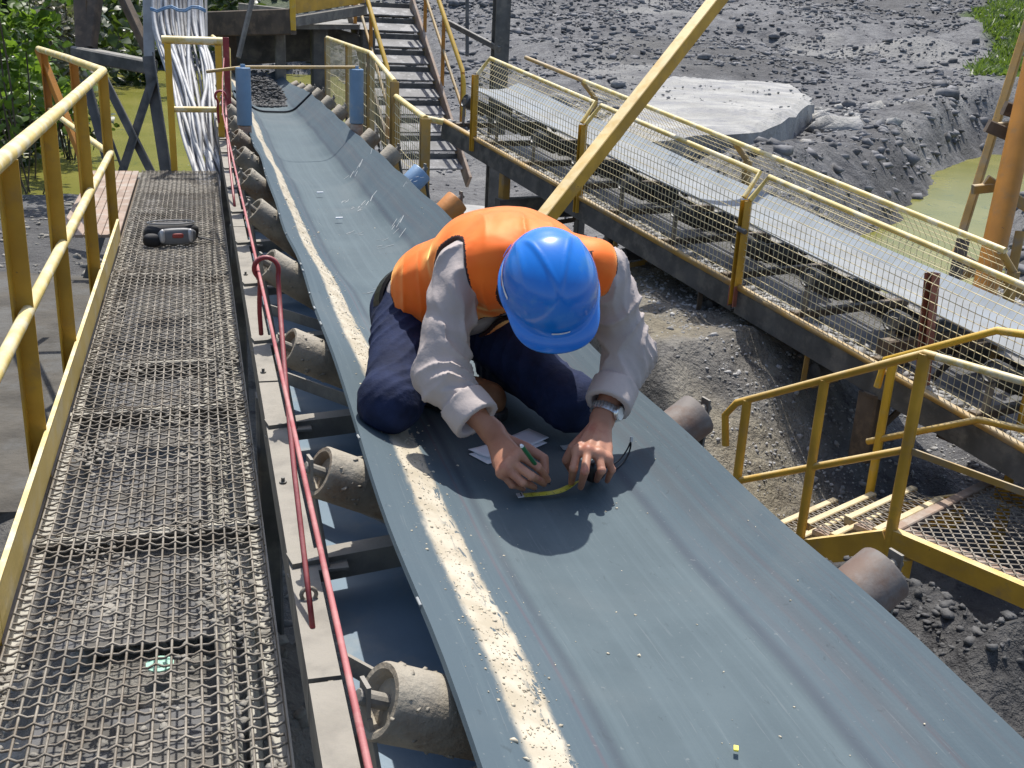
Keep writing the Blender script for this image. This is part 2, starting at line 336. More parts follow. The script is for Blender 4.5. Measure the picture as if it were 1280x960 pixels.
# ------------------------------------------------------------------ ground
def spacing(end, d0, g, lin):
    a = [0.]
    while a[-1] < end: a.append(a[-1] + max(d0, g * (a[-1] - lin)))
    return np.array(a)
PR = np.array([ath(px, py, 2.98)[:2] for px, py in ((1035, 322), (1062, 296), (1100, 276), (1140, 248), (1186, 207), (1235, 186), (1300, 184), (1300, 235), (1262, 262), (1246, 330), (1215, 385), (1120, 385))])   # right pond shore
def inpoly(x, y, P):
    r = np.zeros(np.shape(x), bool); n = len(P)
    for i in range(n):
        (x0, y0), (x1, y1) = P[i - 1], P[i]
        c = ((y0 > y) != (y1 > y)) & (x < (x1 - x0) * (y - y0) / (y1 - y0 + 1e-9) + x0); r ^= c
    return r
def sdpoly(x, y, P):
    d = np.full(np.shape(x), 1e9)
    for i in range(len(P)):
        a = P[i - 1]; b = P[i]; ba = b - a; t = np.clip(((x - a[0]) * ba[0] + (y - a[1]) * ba[1]) / (ba @ ba), 0, 1)
        d = np.minimum(d, np.hypot(x - a[0] - t * ba[0], y - a[1] - t * ba[1]))
    return np.where(inpoly(x, y, P), -d, d)
def leftpond(x, y):   # >0 inside
    nb = fbm(x * .3, y * .3, 3, 40) * 1.6
    a = np.minimum(y - 17.3 + nb, 46 + nb - y); a = np.minimum(a, x + 4.3 + .02 * (y - 18) + nb * .6); return np.minimum(a, .135 * y - .5 - x + nb * .5)
def zt(x, y):
    x = np.asarray(x, float); y = np.asarray(y, float)
    z = .10 * fbm(x * .6, y * .6, 4, 3) + .035 * fbm(x * 3, y * 3, 3, 9)
    # spill heap under the near conveyor walkway
    z = z + .85 * sst(1.1, .2, np.abs(x + .15)) * sst(4.6, 3.0, y) + .16 * sst(1.4, .7, np.abs(x + .2)) * sst(11, 8, y)
    # gravel bank right of the conveyor
    cr = 2.95 + .22 * vnoise(y * .9, 0 * y, 5) + .12 * vnoise(y * 3.1, 0 * y, 6) - .35 * sst(4.2, 2.4, y) - .15 * sst(4.8, 5.6, y) + .65 * sst(6.2, 8.6, y)
    bank = sst(cr - .42, cr + .06, x) * sst(12.0, 8.6, y)
    lump = .16 * fbm(x * 1.5, y * 1.5, 4, 21)
    z = z + bank * (.04 + .92 * np.clip((y - .40 * (x - 3.2) - 4.80) / 1.35, 0, 1) * sst(5.4, 3.9, x - .3 * (y - 6)) + .35 * sst(4.2, 5.6, x) + .5 * lump * sst(4.6, 5.6, y) + .04 * fbm(x * 6, y * 6, 3, 25))
    z = z + (.72 + .35 * fbm(x * 2.2, y * 2.2, 4, 29)) * sst(4.35, 3.35, y + .5 * (x - 2.8)) * sst(1.5, 2.3, x) * sst(3.55, 2.9, x)
    # rubble field beyond the second conveyor
    fld = sst(5.2, 8.0, x + .10 * (y - 10)) * sst(8.6, 12.5, y)
    z = z + fld * (.62 + .35 * fbm(x * .35, y * .35, 5, 31) + .10 * fbm(x * 2.2, y * 2.2, 3, 33))
    # dark bank along the right pond
    d = sdpoly(x, y, PR); nb = 1.0 * fbm(x * .5, y * .5, 4, 50)
    z = z + sst(4.0, .8, d + nb) * sst(-.8, 1.2, d + .3 * nb) * sst(9, 11, y) * sst(27, 15, x - .25 * y) * (.45 + .3 * fbm(x * 1.2, y * 1.2, 4, 52))
    z = np.where(d + .5 * nb < 1.0, z * sst(-.5, 1.0, d + .5 * nb) + (-.25) * sst(1.0, -.5, d + .5 * nb), z)
    # left pond, its banks
    q = leftpond(x, y); z = np.where(q > -1.2, z * sst(0, -1.2, q) - .5 * sst(-.9, .4, q), z)
    z = z + np.clip(-4.6 - .02 * (y - 18) - x, 0, 9) * .55 * sst(13, 18, y)
    # rising ground behind everything
    s = (y - 25) + .30 * (x - 10)
    z = z + np.clip(s, 0, 200) * .125 * sst(4, 12, x) * (1 + .25 * fbm(x * .08, y * .08, 3, 60)) + 1.3 * sst(6, 18, s) * fbm(x * .16, y * .16, 5, 61) * sst(6, 12, x)
    z = z + np.clip(y - 47, 0, 60) * .45 * sst(11, 5, x)
    return z
xp = spacing(170, .06, .013, 3.0); xn = spacing(120, .09, .045, .5); xs = np.concatenate([-xn[:0:-1], xp])
yp = spacing(230, .065, .0125, 3.5); ys = np.concatenate([[-4, -2.5, -1.2, -.5], yp])
GX, GY = np.meshgrid(xs, ys, indexing='ij'); GZ = zt(GX, GY); nx, ny = GX.shape
me = bpy.data.meshes.new('ground'); nv = nx * ny
idx = np.arange(nv).reshape(nx, ny); quads = np.stack([idx[:-1, :-1], idx[1:, :-1], idx[1:, 1:], idx[:-1, 1:]], -1).reshape(-1, 4)
me.vertices.add(nv); me.vertices.foreach_set('co', np.stack([GX, GY, GZ], -1).astype(np.float32).ravel())
me.loops.add(len(quads) * 4); me.loops.foreach_set('vertex_index', quads.astype(np.int32).ravel())
me.polygons.add(len(quads)); me.polygons.foreach_set('loop_start', np.arange(0, len(quads) * 4, 4, dtype=np.int32)); me.polygons.foreach_set('loop_total', np.full(len(quads), 4, np.int32))
me.update(calc_edges=True)
x, y = GX, GY
crn = 3.0 + .30 * vnoise(y * .9, 0 * y, 5)
soil = np.clip(sst(.9, -.2, np.abs(x - crn - .35) - .25) * sst(10, 8, y) * sst(3.2, 5, y) * (.75 + fbm(x * 2, y * 2, 3, 71)), 0, 1)
soil = np.maximum(soil, sst(1.5, .5, x) * sst(14, 9, y) * .35)
cr2 = 2.95 + .22 * vnoise(y * .9, 0 * y, 5) + .12 * vnoise(y * 3.1, 0 * y, 6) - .15 * sst(4.8, 5.6, y) + .65 * sst(6.2, 8.6, y)
soil = np.maximum(soil, sst(-3, -5, x) * .8)
wet_shade = sst(5.0, 3.8, y + .4 * (x - 2)) * sst(3.30, 2.95, x + .2 * fbm(x * 2, y * 2, 3, 76)) * sst(1.0, 1.6, x) * .95  # dark spill heap, with the shade by the landing painted into its colour
wet_shade = np.maximum(wet_shade, .9 * sst(.06, -.06, x - cr2 + .10 * fbm(x * 3, y * 3, 3, 77)) * sst(1.5, 2.2, x) * sst(7.6, 6.8, y))  # shaded bank face left of the crest, darkened by colour
d = sdpoly(x, y, PR); wet_shade = np.maximum(wet_shade, .55 * sst(3.2, .8, d) * sst(9, 12, y) * sst(.2, -.2, fbm(x * .8, y * .8, 4, 72)))
wet_shade = np.maximum(wet_shade, .6 * sst(.05, .3, fbm(x * .12, y * .12, 5, 73)) * sst(24, 32, y + .3 * (x - 10)) * sst(4, 10, x))
wet_shade = np.maximum(wet_shade, .55 * sst(.3, .8, -x) * sst(17.5, 14, y))
grn = np.clip(sst(.775, .80, x / np.maximum(y, 1) + .05 * fbm(x * .25, y * .25, 4, 74)) * sst(26, 31, y) + sst(-4.6, -6, x) * sst(13, 17, y) + sst(48, 54, y) * sst(10, 6, x), 0, 1)
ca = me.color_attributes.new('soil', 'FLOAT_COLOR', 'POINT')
ca.data.foreach_set('color', np.stack([soil, wet_shade, grn, np.ones_like(x)], -1).astype(np.float32).ravel())
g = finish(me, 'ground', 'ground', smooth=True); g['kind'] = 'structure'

def sheet(name, poly, z, m, kind='structure'):
    mb = MB(); mb.add([(p[0], p[1], z) for p in poly], [tuple(range(len(poly)))]); o = mb.build(name, m); o['kind'] = kind; return o
sheet('pond', [(-8, 15.5), (9, 15.5), (9, 50), (-8, 50)], -.06, 'water')
sheet('pond', [(5.0, 8.6), (8.0, 5.5), (32, 21), (32, 30), (16, 30)], -.02, 'water')

# loose stones: low-poly rocks joined, nobody could count them
phi = (1 + 5 ** .5) / 2
IV = np.array([(-1, phi, 0), (1, phi, 0), (-1, -phi, 0), (1, -phi, 0), (0, -1, phi), (0, 1, phi), (0, -1, -phi), (0, 1, -phi), (phi, 0, -1), (phi, 0, 1), (-phi, 0, -1), (-phi, 0, 1)]) / 1.9
IF = np.array([(0, 11, 5), (0, 5, 1), (0, 1, 7), (0, 7, 10), (0, 10, 11), (1, 5, 9), (5, 11, 4), (11, 10, 2), (10, 7, 6), (7, 1, 8), (3, 9, 4), (3, 4, 2), (3, 2, 6), (3, 6, 8), (3, 8, 9), (4, 9, 5), (2, 4, 11), (6, 2, 10), (8, 6, 7), (9, 8, 1)])
def rocks(name, pts, size, m, label, cat, parent=None, flat=.65):
    n = len(pts); ang = rng.uniform(0, 6.28, n); s = np.asarray(size)[:, None] * rng.uniform(.6, 1.3, (n, 3)) * np.array([1, 1, flat])
    v = IV[None] * rng.uniform(.5, 1.3, (n, 12, 1)) * s[:, None, :]
    ca, sa = np.cos(ang)[:, None], np.sin(ang)[:, None]
    v = np.stack([v[..., 0] * ca - v[..., 1] * sa, v[..., 0] * sa + v[..., 1] * ca, v[..., 2]], -1) + np.asarray(pts)[:, None, :]
    loc = np.array(parent['_loc']) if parent is not None else 0
    fs = (IF[None] + (np.arange(n) * 12)[:, None, None]).reshape(-1, 3)
    me = bpy.data.meshes.new(name); v = (v - loc).reshape(-1, 3)
    me.vertices.add(len(v)); me.vertices.foreach_set('co', v.astype(np.float32).ravel())
    me.loops.add(len(fs) * 3); me.loops.foreach_set('vertex_index', fs.astype(np.int32).ravel())
    me.polygons.add(len(fs)); me.polygons.foreach_set('loop_start', np.arange(0, len(fs) * 3, 3, dtype=np.int32)); me.polygons.foreach_set('loop_total', np.full(len(fs), 3, np.int32))
    me.update(calc_edges=True); o = finish(me, name, m, parent); o['kind'] = 'stuff'
    if parent is None: tag(o, label, cat)
    return o
n = 70000; x = rng.uniform(2.6, 9.5, n); y = rng.uniform(1.6, 12.5, n); k = (x < 4.2 + (y - 2) * .75) & (fbm(x * 1.1, y * 1.1, 3, 80) + rng.uniform(-.3, .3, n) > -.12) & ((x > 3.1) | (rng.random(n) < .15)) & ((y > 4.3) | (x > 3.15)) & ((y > 5.2) | (rng.random(n) < .4)) & (x > 2.85 + .15 * vnoise(y * 2, 0 * y, 5)); x, y = x[k], y[k]
rocks('gravel', np.stack([x, y, zt(x, y) - .001], -1), (rng.gamma(1.4, .0045, len(x)) + .0035) * (.6 + y * .06), 'gravel', 'loose pale gravel heaped between the two conveyors', 'gravel')
n = 52000; u = rng.random(n) ** .6; y = 10 + u * 45; x = rng.uniform(-.1, 1.05, n) * y * .95 + 1.5; dd = sdpoly(x, y, PR)
k = ((x > 5.0) | ((x > 2.2) & (y > 15.5))) & (dd > .3) & (fbm(x * .5, y * .5, 3, 82) + rng.uniform(-.35, .35, n) > -.02); x, y = x[k], y[k]
rocks('rubble', np.stack([x, y, zt(x, y) + .01], -1), (rng.gamma(1.3, .017, len(x)) + .012) * (.45 + y / 26), 'rock', 'dark grey broken rubble strewn over the yard behind the second conveyor', 'rubble')
n = 1500; y = rng.uniform(9.5, 27, n); x = rng.uniform(6, 21, n); dd = sdpoly(x, y, PR); k = (dd > -.1) & (dd < 2.6 + rng.normal(0, .5, n)); x, y = x[k], y[k]
rocks('boulders', np.stack([x, y, zt(x, y)], -1), rng.gamma(1.6, .045, len(x)) + .03, 'rock', 'dark boulders and clods along the steep pond bank', 'boulders')
n = 4200; x = rng.uniform(-4.5, .6, n); y = rng.uniform(1.2, 17.5, n); k = (fbm(x * .9, y * .9, 3, 84) + rng.uniform(-.3, .3, n) > .05) | ((x > -1.2) & (y < 5)); x, y = x[k], y[k]
rocks('clods', np.stack([x, y, zt(x, y) + .005], -1), rng.gamma(2, .011, len(x)) + .008, 'mud', 'clods and small stones on the mud below the walkway', 'clods')

n = 9000; x = rng.uniform(1.5, 3.3, n); y = rng.uniform(1.4, 4.4, n); k = (x < 3.05 + rng.normal(0, .1, n)) & (fbm(x * 2, y * 2, 3, 86) + rng.uniform(-.3, .3, n) > .0); x, y = x[k], y[k]
rocks('wet_clods', np.stack([x, y, zt(x, y) - .004], -1), rng.gamma(1.1, .0075, len(x)) + .005, 'wet_clod', 'dark clods of spillage on the ground just right of the belt', 'clods')
# concrete slab in the rubble field
def slab(name, label, pts, htop, thick, m, seed=0, n=9, rag=.12):
    c = np.mean(pts, 0); P = []
    for i in range(len(pts)):
        a = np.array(pts[i]); b = np.array(pts[(i + 1) % len(pts)])
        for j in range(n):
            q = a + (b - a) * j / n; P.append(q + (nrm(c - q)) * rng.uniform(0, rag))
    mb = MB(); k = len(P); vs = []; fs = []; NRG = 12; zc = CZ - htop
    bot = [(c[0] + (p[0] - c[0]) * 1.015, c[1] + (p[1] - c[1]) * 1.015, zc - thick) for p in P]
    mid = [(c[0] + (p[0] - c[0]) * rng.uniform(.985, 1.02), c[1] + (p[1] - c[1]) * rng.uniform(.985, 1.02), zc - thick * .45 + rng.normal(0, .03)) for p in P]
    vs += bot + mid
    for r_ in range(NRG):
        f_ = 1 - r_ / NRG
        for p in P:
            x_, y_ = c[0] + (p[0] - c[0]) * f_, c[1] + (p[1] - c[1]) * f_; vs.append((x_, y_, zc + rag * (.5 * float(fbm(x_ * .4, y_ * .4, 2, 66)) + .06 * float(vnoise(x_ * 4, y_ * 4, 67))) - (.05 if r_ == 0 else 0) * rag * 6))
    vs.append((c[0], c[1], zc)); L_ = (NRG + 1) * k
    for r_ in range(NRG + 1): fs += [(r_ * k + i, r_ * k + (i + 1) % k, (r_ + 1) * k + (i + 1) % k, (r_ + 1) * k + i) for i in range(k)]
    fs += [(L_ + i, L_ + (i + 1) % k, L_ + k) for i in range(k)]
    mb.add(vs, fs)
    return tag(mb.build(name, m), label, 'slab')
S = [ath(1030, 126, 1.7)[:2], ath(985, 98, 1.7)[:2], ath(880, 80, 1.7)[:2], ath(800, 108, 1.7)[:2], ath(742, 148, 1.7)[:2], ath(800, 172, 1.7)[:2], ath(940, 164, 1.7)[:2]]
slab('concrete_slab', 'big pale broken concrete slab lying in the grey rubble', S, 1.7, 1.0, 'slab', rag=.30)
n = 260; a_ = rng.uniform(0, 6.28, n); sc_ = np.mean(S, 0); x = sc_[0] + np.cos(a_) * rng.uniform(.2, 1.15, n) * 5.2; y = sc_[1] + np.sin(a_) * rng.uniform(.2, 1.15, n) * 4.2; ins = inpoly(x, y, np.array(S)); z_ = np.where(ins, CZ - 1.7 + .02, zt(x, y))
rocks('broken_concrete', np.stack([x, y, z_], -1), np.where(ins, rng.uniform(.01, .05, n), rng.gamma(1.5, .07, n) + .04), 'slab', 'pale broken concrete lumps around the big slab', 'rubble')
slab('concrete_footing', 'concrete footing under the trestle of the mesh-guarded conveyor', [(3.45, 4.95), (5.0, 5.3), (4.8, 6.2), (3.3, 5.85)], 2.93, .3, 'concrete', n=5, rag=.05)
slab('concrete_apron', 'weathered concrete apron on the ground left of the walkway', [(-3.2, 6.1), (-.72, 5.9), (-.72, 11.5), (-3.2, 12)], 2.82, .4, 'mud_dark', n=6, rag=.1)
slab('concrete_floor', 'shaded concrete floor patch beneath the foot of the far stair', [(1.7, 8.8), (3.6, 8.6), (4.6, 15.5), (2.0, 16)], 2.80, .3, 'concrete', n=6, rag=.15)

# ------------------------------------------------------------------ near conveyor
def lerp(a, b, t): return a + (b - a) * t
def beltprof(Y):
    """cross-section points (X,h) of the belt at distance Y, near part is slack and flat, far part deeply troughed"""
    t = float(sst(1.8, 5.2, Y)); far = float(sst(10.5, 13.5, Y))
    he = lerp(.975, .875, t); hc = 1.06
    xl = lerp(.332, .318, t); xr = lerp(1.131, 1.035, t); cl = lerp(.575, .525, t); cr = lerp(.985, .845, t)
    if far: he += .10 * far
    pts = [(xl, he), (lerp(xl, cl, .5), lerp(he, hc, .5) + .004), (cl, hc), (lerp(cl, cr, .5), hc + .004), (cr, hc), (lerp(cr, xr, .5), lerp(hc, he, .5) + .004), (xr, he)]
    return pts
def chaikin(P, k):
    P = [np.array(p) for p in P]
    for _ in range(k):
        Q = [P[0]]
        for i in range(len(P) - 1): Q += [P[i] * .75 + P[i + 1] * .25, P[i] * .25 + P[i + 1] * .75]
        Q.append(P[-1]); P = Q
    return np.array(P)
ST0, STP, NST = 1.36 - .845, .845, 16
def beltpts(Y):
    P = chaikin(beltprof(Y), 3)
    ph = (Y - ST0) / STP; sag = .010 * (1 - np.cos(2 * math.pi * ph)) / 2 * (1 if Y < 12 else 0)
    w = .006 * math.sin(Y * 2.1 + 1) + .004 * math.sin(Y * 5.3)
    P[:, 1] += sag; P[:, 0] += w * np.linspace(1, .3, len(P)); return P
def belth(X, Y):
    P = beltpts(Y); return float(np.interp(X, P[:, 0], P[:, 1]))
conv = thing('belt_conveyor', 'blue-grey rubber belt conveyor on idler rollers with the worker kneeling on it', 'conveyor', (0.70, 2, 0))
YS = np.arange(.2, 15.6, .1); rows = [beltpts(v) for v in YS]; k = len(rows[0]); T = .011
vs = []; uvs = []
for Yv, P in zip(YS, rows):
    L = np.concatenate([[0], np.cumsum(np.hypot(*np.diff(P, axis=0).T))]); L /= L[-1]
    for (a, b), l in zip(P, L): vs.append(V(a, Yv, b)); uvs.append((l, Yv))
top = len(vs)
for Yv, P in zip(YS, rows):
    tn = np.gradient(P, axis=0); nn = np.stack([-tn[:, 1], tn[:, 0]], -1); nn /= np.linalg.norm(nn, axis=1)[:, None]
    for i, (a, b) in enumerate(P): vs.append(V(a + nn[i, 0] * T, Yv, b + nn[i, 1] * T)); uvs.append((.02 if i < k / 2 else .98, Yv))
fs = []
for i in range(len(YS) - 1):
    for j in range(k - 1):
        a = i * k + j; fs.append((a, a + 1, a + k + 1, a + k)); fs.append((top + a, top + a + k, top + a + k + 1, top + a + 1))
    for j in (0, k - 1):
        a = i * k + j; fs.append((a, a + k, top + a + k, top + a) if j == 0 else (a, top + a, top + a + k, a + k))
me = bpy.data.meshes.new('belt'); me.from_pydata((np.array(vs) - np.array(conv['_loc'])).tolist(), [], fs)
uvl = me.uv_layers.new(name='UVMap'); li = np.zeros(len(me.loops), np.int32); me.loops.foreach_get('vertex_index', li)
uvl.data.foreach_set('uv', np.array(uvs, np.float32)[li].ravel())
belt = finish(me, 'belt', 'belt', conv); autosmooth(belt, 50)
# frayed pale edge of the belt
mb = MB()
for yv in np.arange(.8, 9, .035):
    if rng.random() < .10:
        P = beltpts(yv)[0]; l = rng.uniform(.008, .04); q0 = V(P[0] - .003, yv, P[1] + .002); q1 = V(P[0] - .004, yv + l, P[1] + .003)
        mb.beam(q0, q1, .005, rng.uniform(.003, .007), c=.3)
mb.build('frayed_edge', 'chalk', belt)['kind'] = 'stuff'
mb = MB()
for (px, py, w, h) in ((515, 268, 26, 7), (440, 226, 20, 5), (455, 256, 22, 6), (440, 290, 24, 6), (485, 305, 40, 14), (500, 292, 24, 12), (470, 366, 42, 18), (445, 262, 15, 5), (430, 250, 12, 4), (470, 222, 14, 4)):
    h0 = 1.058
    for i in range(6):
        a = rng.uniform(-.5, .5, 4); q0 = ath(px + a[0] * w, py + a[1] * h, h0); q1 = ath(px + a[0] * w + w * .22 + a[2] * 4, py + a[1] * h - 2.0 + a[3] * 3, h0)
        q0[2] = CZ - belth(q0[0], q0[1]) + .0012; q1[2] = CZ - belth(q1[0], q1[1]) + .0012
        mb.beam(q0, q1, rng.uniform(.0015, .0045), .0006, c=.1)
mb.build('chalk_marks', 'chalk', belt)['kind'] = 'stuff'
# loose grains of the spilled fines along the cream band, and specks on the rubber
n = 2600; yv = .9 + rng.random(n) ** 1.4 * 5; uu = np.clip(rng.normal(.148, .034, n), .03, .30); k_ = n // 16; uu[:k_] = rng.uniform(.25, .95, k_)
pts = []
for a_, u_ in zip(yv, uu):
    P = beltpts(a_); L = np.concatenate([[0], np.cumsum(np.hypot(*np.diff(P, axis=0).T))]); L /= L[-1]; pts.append(V(np.interp(u_, L, P[:, 0]), a_, np.interp(u_, L, P[:, 1]) - .0005))
o = rocks('loose_fines', np.array(pts), rng.gamma(1.5, .0008, n) + .0006, 'fines', '', '', conv); o.parent = belt
# frame, cross members, idlers
XF = .178                                         # left stringer centre
for i, (a, b) in enumerate(((-.3, 1.72), (1.735, 3.42), (3.435, 6.0), (6.015, 9.2), (9.215, 12.4))):
    MB().channel(V(XF, a, 1.275), V(XF, b, 1.275), .062, .11, .009, flip=1).build('stringer', 'frame', conv)
    MB().channel(V(1.27, a, 1.275), V(1.27, b, 1.275), .062, .11, .009, flip=-1).build('stringer', 'frame', conv)
mb = MB().beam(V(.685, .3, 1.325), V(.685, 13.2, 1.325), .90, .011, c=.05); mb.build('return_belt', 'return_belt', conv)
proto = None
mleft = None
def roller_mesh(name, p0, p1, r, m, mud=True, seed=0):
    L = np.linalg.norm(np.array(p1) - np.array(p0)); mb = MB()
    prof = [(.016, .020), (.018, r * .62), (.006, r * .70), (.0, r * .80), (.0, r * .95), (.005, r), (L - .005, r), (L, r * .95), (L, r * .8), (L - .006, r * .7), (L - .018, r * .62), (L - .016, .02)]
    mb.lathe(p0, p1, prof, 28); o = mb.build(name, m, conv); return autosmooth(o, 40)
for s in range(NST):
    Y = ST0 + STP * s; t = float(sst(1.8, 5.2, Y))
    PB = beltprof(Y); e0, k0, k1, e1_ = [np.array(PB[i]) for i in (0, 2, 4, 6)]
    def wingax(e, kk, sg):
        d = nrm(e - kk); an = max(math.atan2(-d[1], abs(d[0])), math.radians(28)); d = np.array([math.copysign(math.cos(an), d[0]), -math.sin(an)]); n_ = np.array([-d[1], d[0]]); n_ = n_ if n_[1] > 0 else -n_; o0 = e + d * .086 + n_ * .080; o1 = e - d * .205 + n_ * .080; return o0, o1
    (p0_, p1_), (p2_, p3_) = wingax(e0, k0, 1), wingax(e1_, k1, 1)
    sk = lambda X_: Y + .19 * (X_ - .25)
    a = V(p0_[0], sk(p0_[0]), p0_[1]); b = V(p1_[0], sk(p1_[0]), p1_[1]); c1 = V(PB[2][0] + .03, sk(PB[2][0] + .03), 1.150); c2 = V(PB[4][0] - .03, sk(PB[4][0] - .03), 1.150); d1 = V(p3_[0], sk(p3_[0]), p3_[1]); d2 = V(p2_[0], sk(p2_[0]), p2_[1]); r = .060
    ml = 'roller'
    lr = roller_mesh('idler_roller', a, b, r * rng.uniform(.97, 1.02), ml)
    cr_ = roller_mesh('idler_roller', c1, c2, r, 'roller_grey')
    rr = roller_mesh('idler_roller', d2, d1, r, {5: 'roller_orange', 6: 'roller_blue'}.get(s, 'roller_grey' if s < 5 else 'roller'))
    for o, p, q, sg in ((lr, a, b, -1), (rr, d2, d1, 1)):
        ax = nrm(p - q); e = p + ax * .034
        mb = MB().lathe(p - ax * .03, e, [(0, .013), (.064, .013), (.066, .011)], 12); pr = mb.build('shaft', 'frame', None)
        pr.location = (0, 0, 0)
        pr.data.transform(Matrix.Translation(-Vector(conv['_loc']))); pr.parent = o
        foot = V(XF + .05 if sg < 0 else 1.225, sk(.25 if sg < 0 else 1.225) - .035, 1.222)
        mb = MB(); up = np.cross(ax, [0, 1, 0])
        mid_ = p + ax * .022 + np.array([0, 0, -.03])
        mb.beam(p + ax * .022 + np.array([0, 0, .028]), mid_, .034, .007, up=ax); mb.beam(mid_, foot, .040, .007, up=ax); mb.beam(foot + np.array([-.03, 0, -.003]), foot + np.array([.05, 0, -.003]), .05, .008)
        br = mb.build('bracket', 'frame', None); br.data.transform(Matrix.Translation(-Vector(conv['_loc']))); br.parent = o
    MB().channel(V(.148, sk(.148), 1.238), V(1.30, sk(1.30), 1.238), .055, .06, .007, up=(0, 0, 1), flip=-1).build('cross_channel', 'frame', conv)
    if s < 9: MB().angle(V(XF + .040, Y + .40, 1.232), V(.46, sk(.46) + .04, 1.236), .042, .007, fx=-1).build('diagonal_brace', 'frame', conv)
    # mud caked on the near rollers
    n = 46; th = rng.uniform(0, 6.28, n); tt = rng.uniform(.0, .62, n); ax = nrm(b - a); sd = np.array([0, 1., 0]); upv = nrm(np.cross(ax, sd)); L = np.linalg.norm(b - a)
    pts = a + ax * (tt * L * .9)[:, None] + (sd[None] * np.cos(th)[:, None] + upv[None] * np.sin(th)[:, None]) * (r - .002)
    if s < 9:
        o = rocks('caked_mud', pts, rng.uniform(.004, .011, n), 'roller', '', '', None, .45); 
        for kk in ('label', 'category'): del o[kk]
        o.data.transform(Matrix.Translation(-Vector(conv['_loc']))); o.parent = lr
for Y in (.6, 3.6, 6.6, 9.6, 12.3):
    for X in (XF, 1.27):
        MB().beam(V(X, Y, 1.33), V(X, Y, 3.1), .075, .075).build('leg', 'dark_steel', conv)
for Y in (1.7, 4.2, 6.8, 9.3): roller_mesh('return_roller', V(.22, Y, 1.40), V(1.2, Y, 1.40), .05, 'roller_grey')
# bolts on the stringer top
for Y in (1.30, 2.62, 3.52, 4.9):
    MB().lathe(V(XF - .012, Y, 1.222), V(XF - .012, Y, 1.20), [(0, .010), (.007, .010), (.007, .005), (.018, .005)], 8).build('bolt', 'dark_steel', conv)
# belt splice lip in front of the material
mb = MB().tube([V(*(p[0], 10.6, p[1] - .012)) for p in beltpts(10.6)], .010, 6); mb.build('skirt_rubber', 'black_plastic', conv)
n = 2600; x = rng.uniform(.42, .96, n); y = rng.uniform(11.2, 14.8, n); 
o = rocks('wet_material', np.stack([x, y, CZ - 1.06 + rng.uniform(0, .12, n) * sst(11.2, 12.6, y) * sst(.42, .6, x) * sst(.96, .8, x)], -1), rng.uniform(.008, .03, n), 'wet_clod', '', '', conv)

# guide rollers with the cross rod
g = thing('belt_guide', 'two upright blue guide rollers joined by a thin rod across the far belt', 'guide', V(.7, 7.7, 1.2))
YG = 7.55
for X, Yg in ((.285, YG), (1.075, YG + .25)):
    o = autosmooth(MB().lathe(V(X, Yg, .84), V(X, Yg, .44), [(0, .02), (0, .047), (.005, .05), (.37, .05), (.375, .045), (.375, .018), (.395, .016)], 24).build('roller', 'roller_blue', g))
    autosmooth(MB().lathe(V(X, Yg, 1.0), V(X, Yg, .842), [(0, .045), (.155, .045)], 24).build('sleeve', 'guide_base', g))
    MB().beam(V(X, Yg, 1.25), V(X, Yg, 1.0), .03, .03).build('stand', 'frame', g)
MB().tube([V(.05, YG - .02, .50), V(.22, YG, .475), V(.285, YG, .465), V(1.075, YG + .25, .455), V(1.10, YG + .25, .47)], .011, 8).build('cross_rod', 'ochre', g)

# small litter on the belt
o = MB().beam(ath(917, 935, 1.055), ath(923, 936, 1.055), .012, .004, c=.2).build('paper_scrap', 'scrap_yellow'); tag(o, 'tiny bright yellow scrap lying on the near belt', 'scrap')
for i, (px, py, lb) in enumerate(((400, 242, 'farther of two tiny pale stubs lying on the belt'), (424, 274, 'nearer of two tiny pale stubs lying on the belt'))):
    q = ath(px, py, 1.05); o = MB().beam(q + np.array([-.018, 0, .006]), q + np.array([.018, .006, .006]), .010, .008, c=.2).build('chalk_stub', 'white'); tag(o, lb, 'stub', 'stubs on the belt')

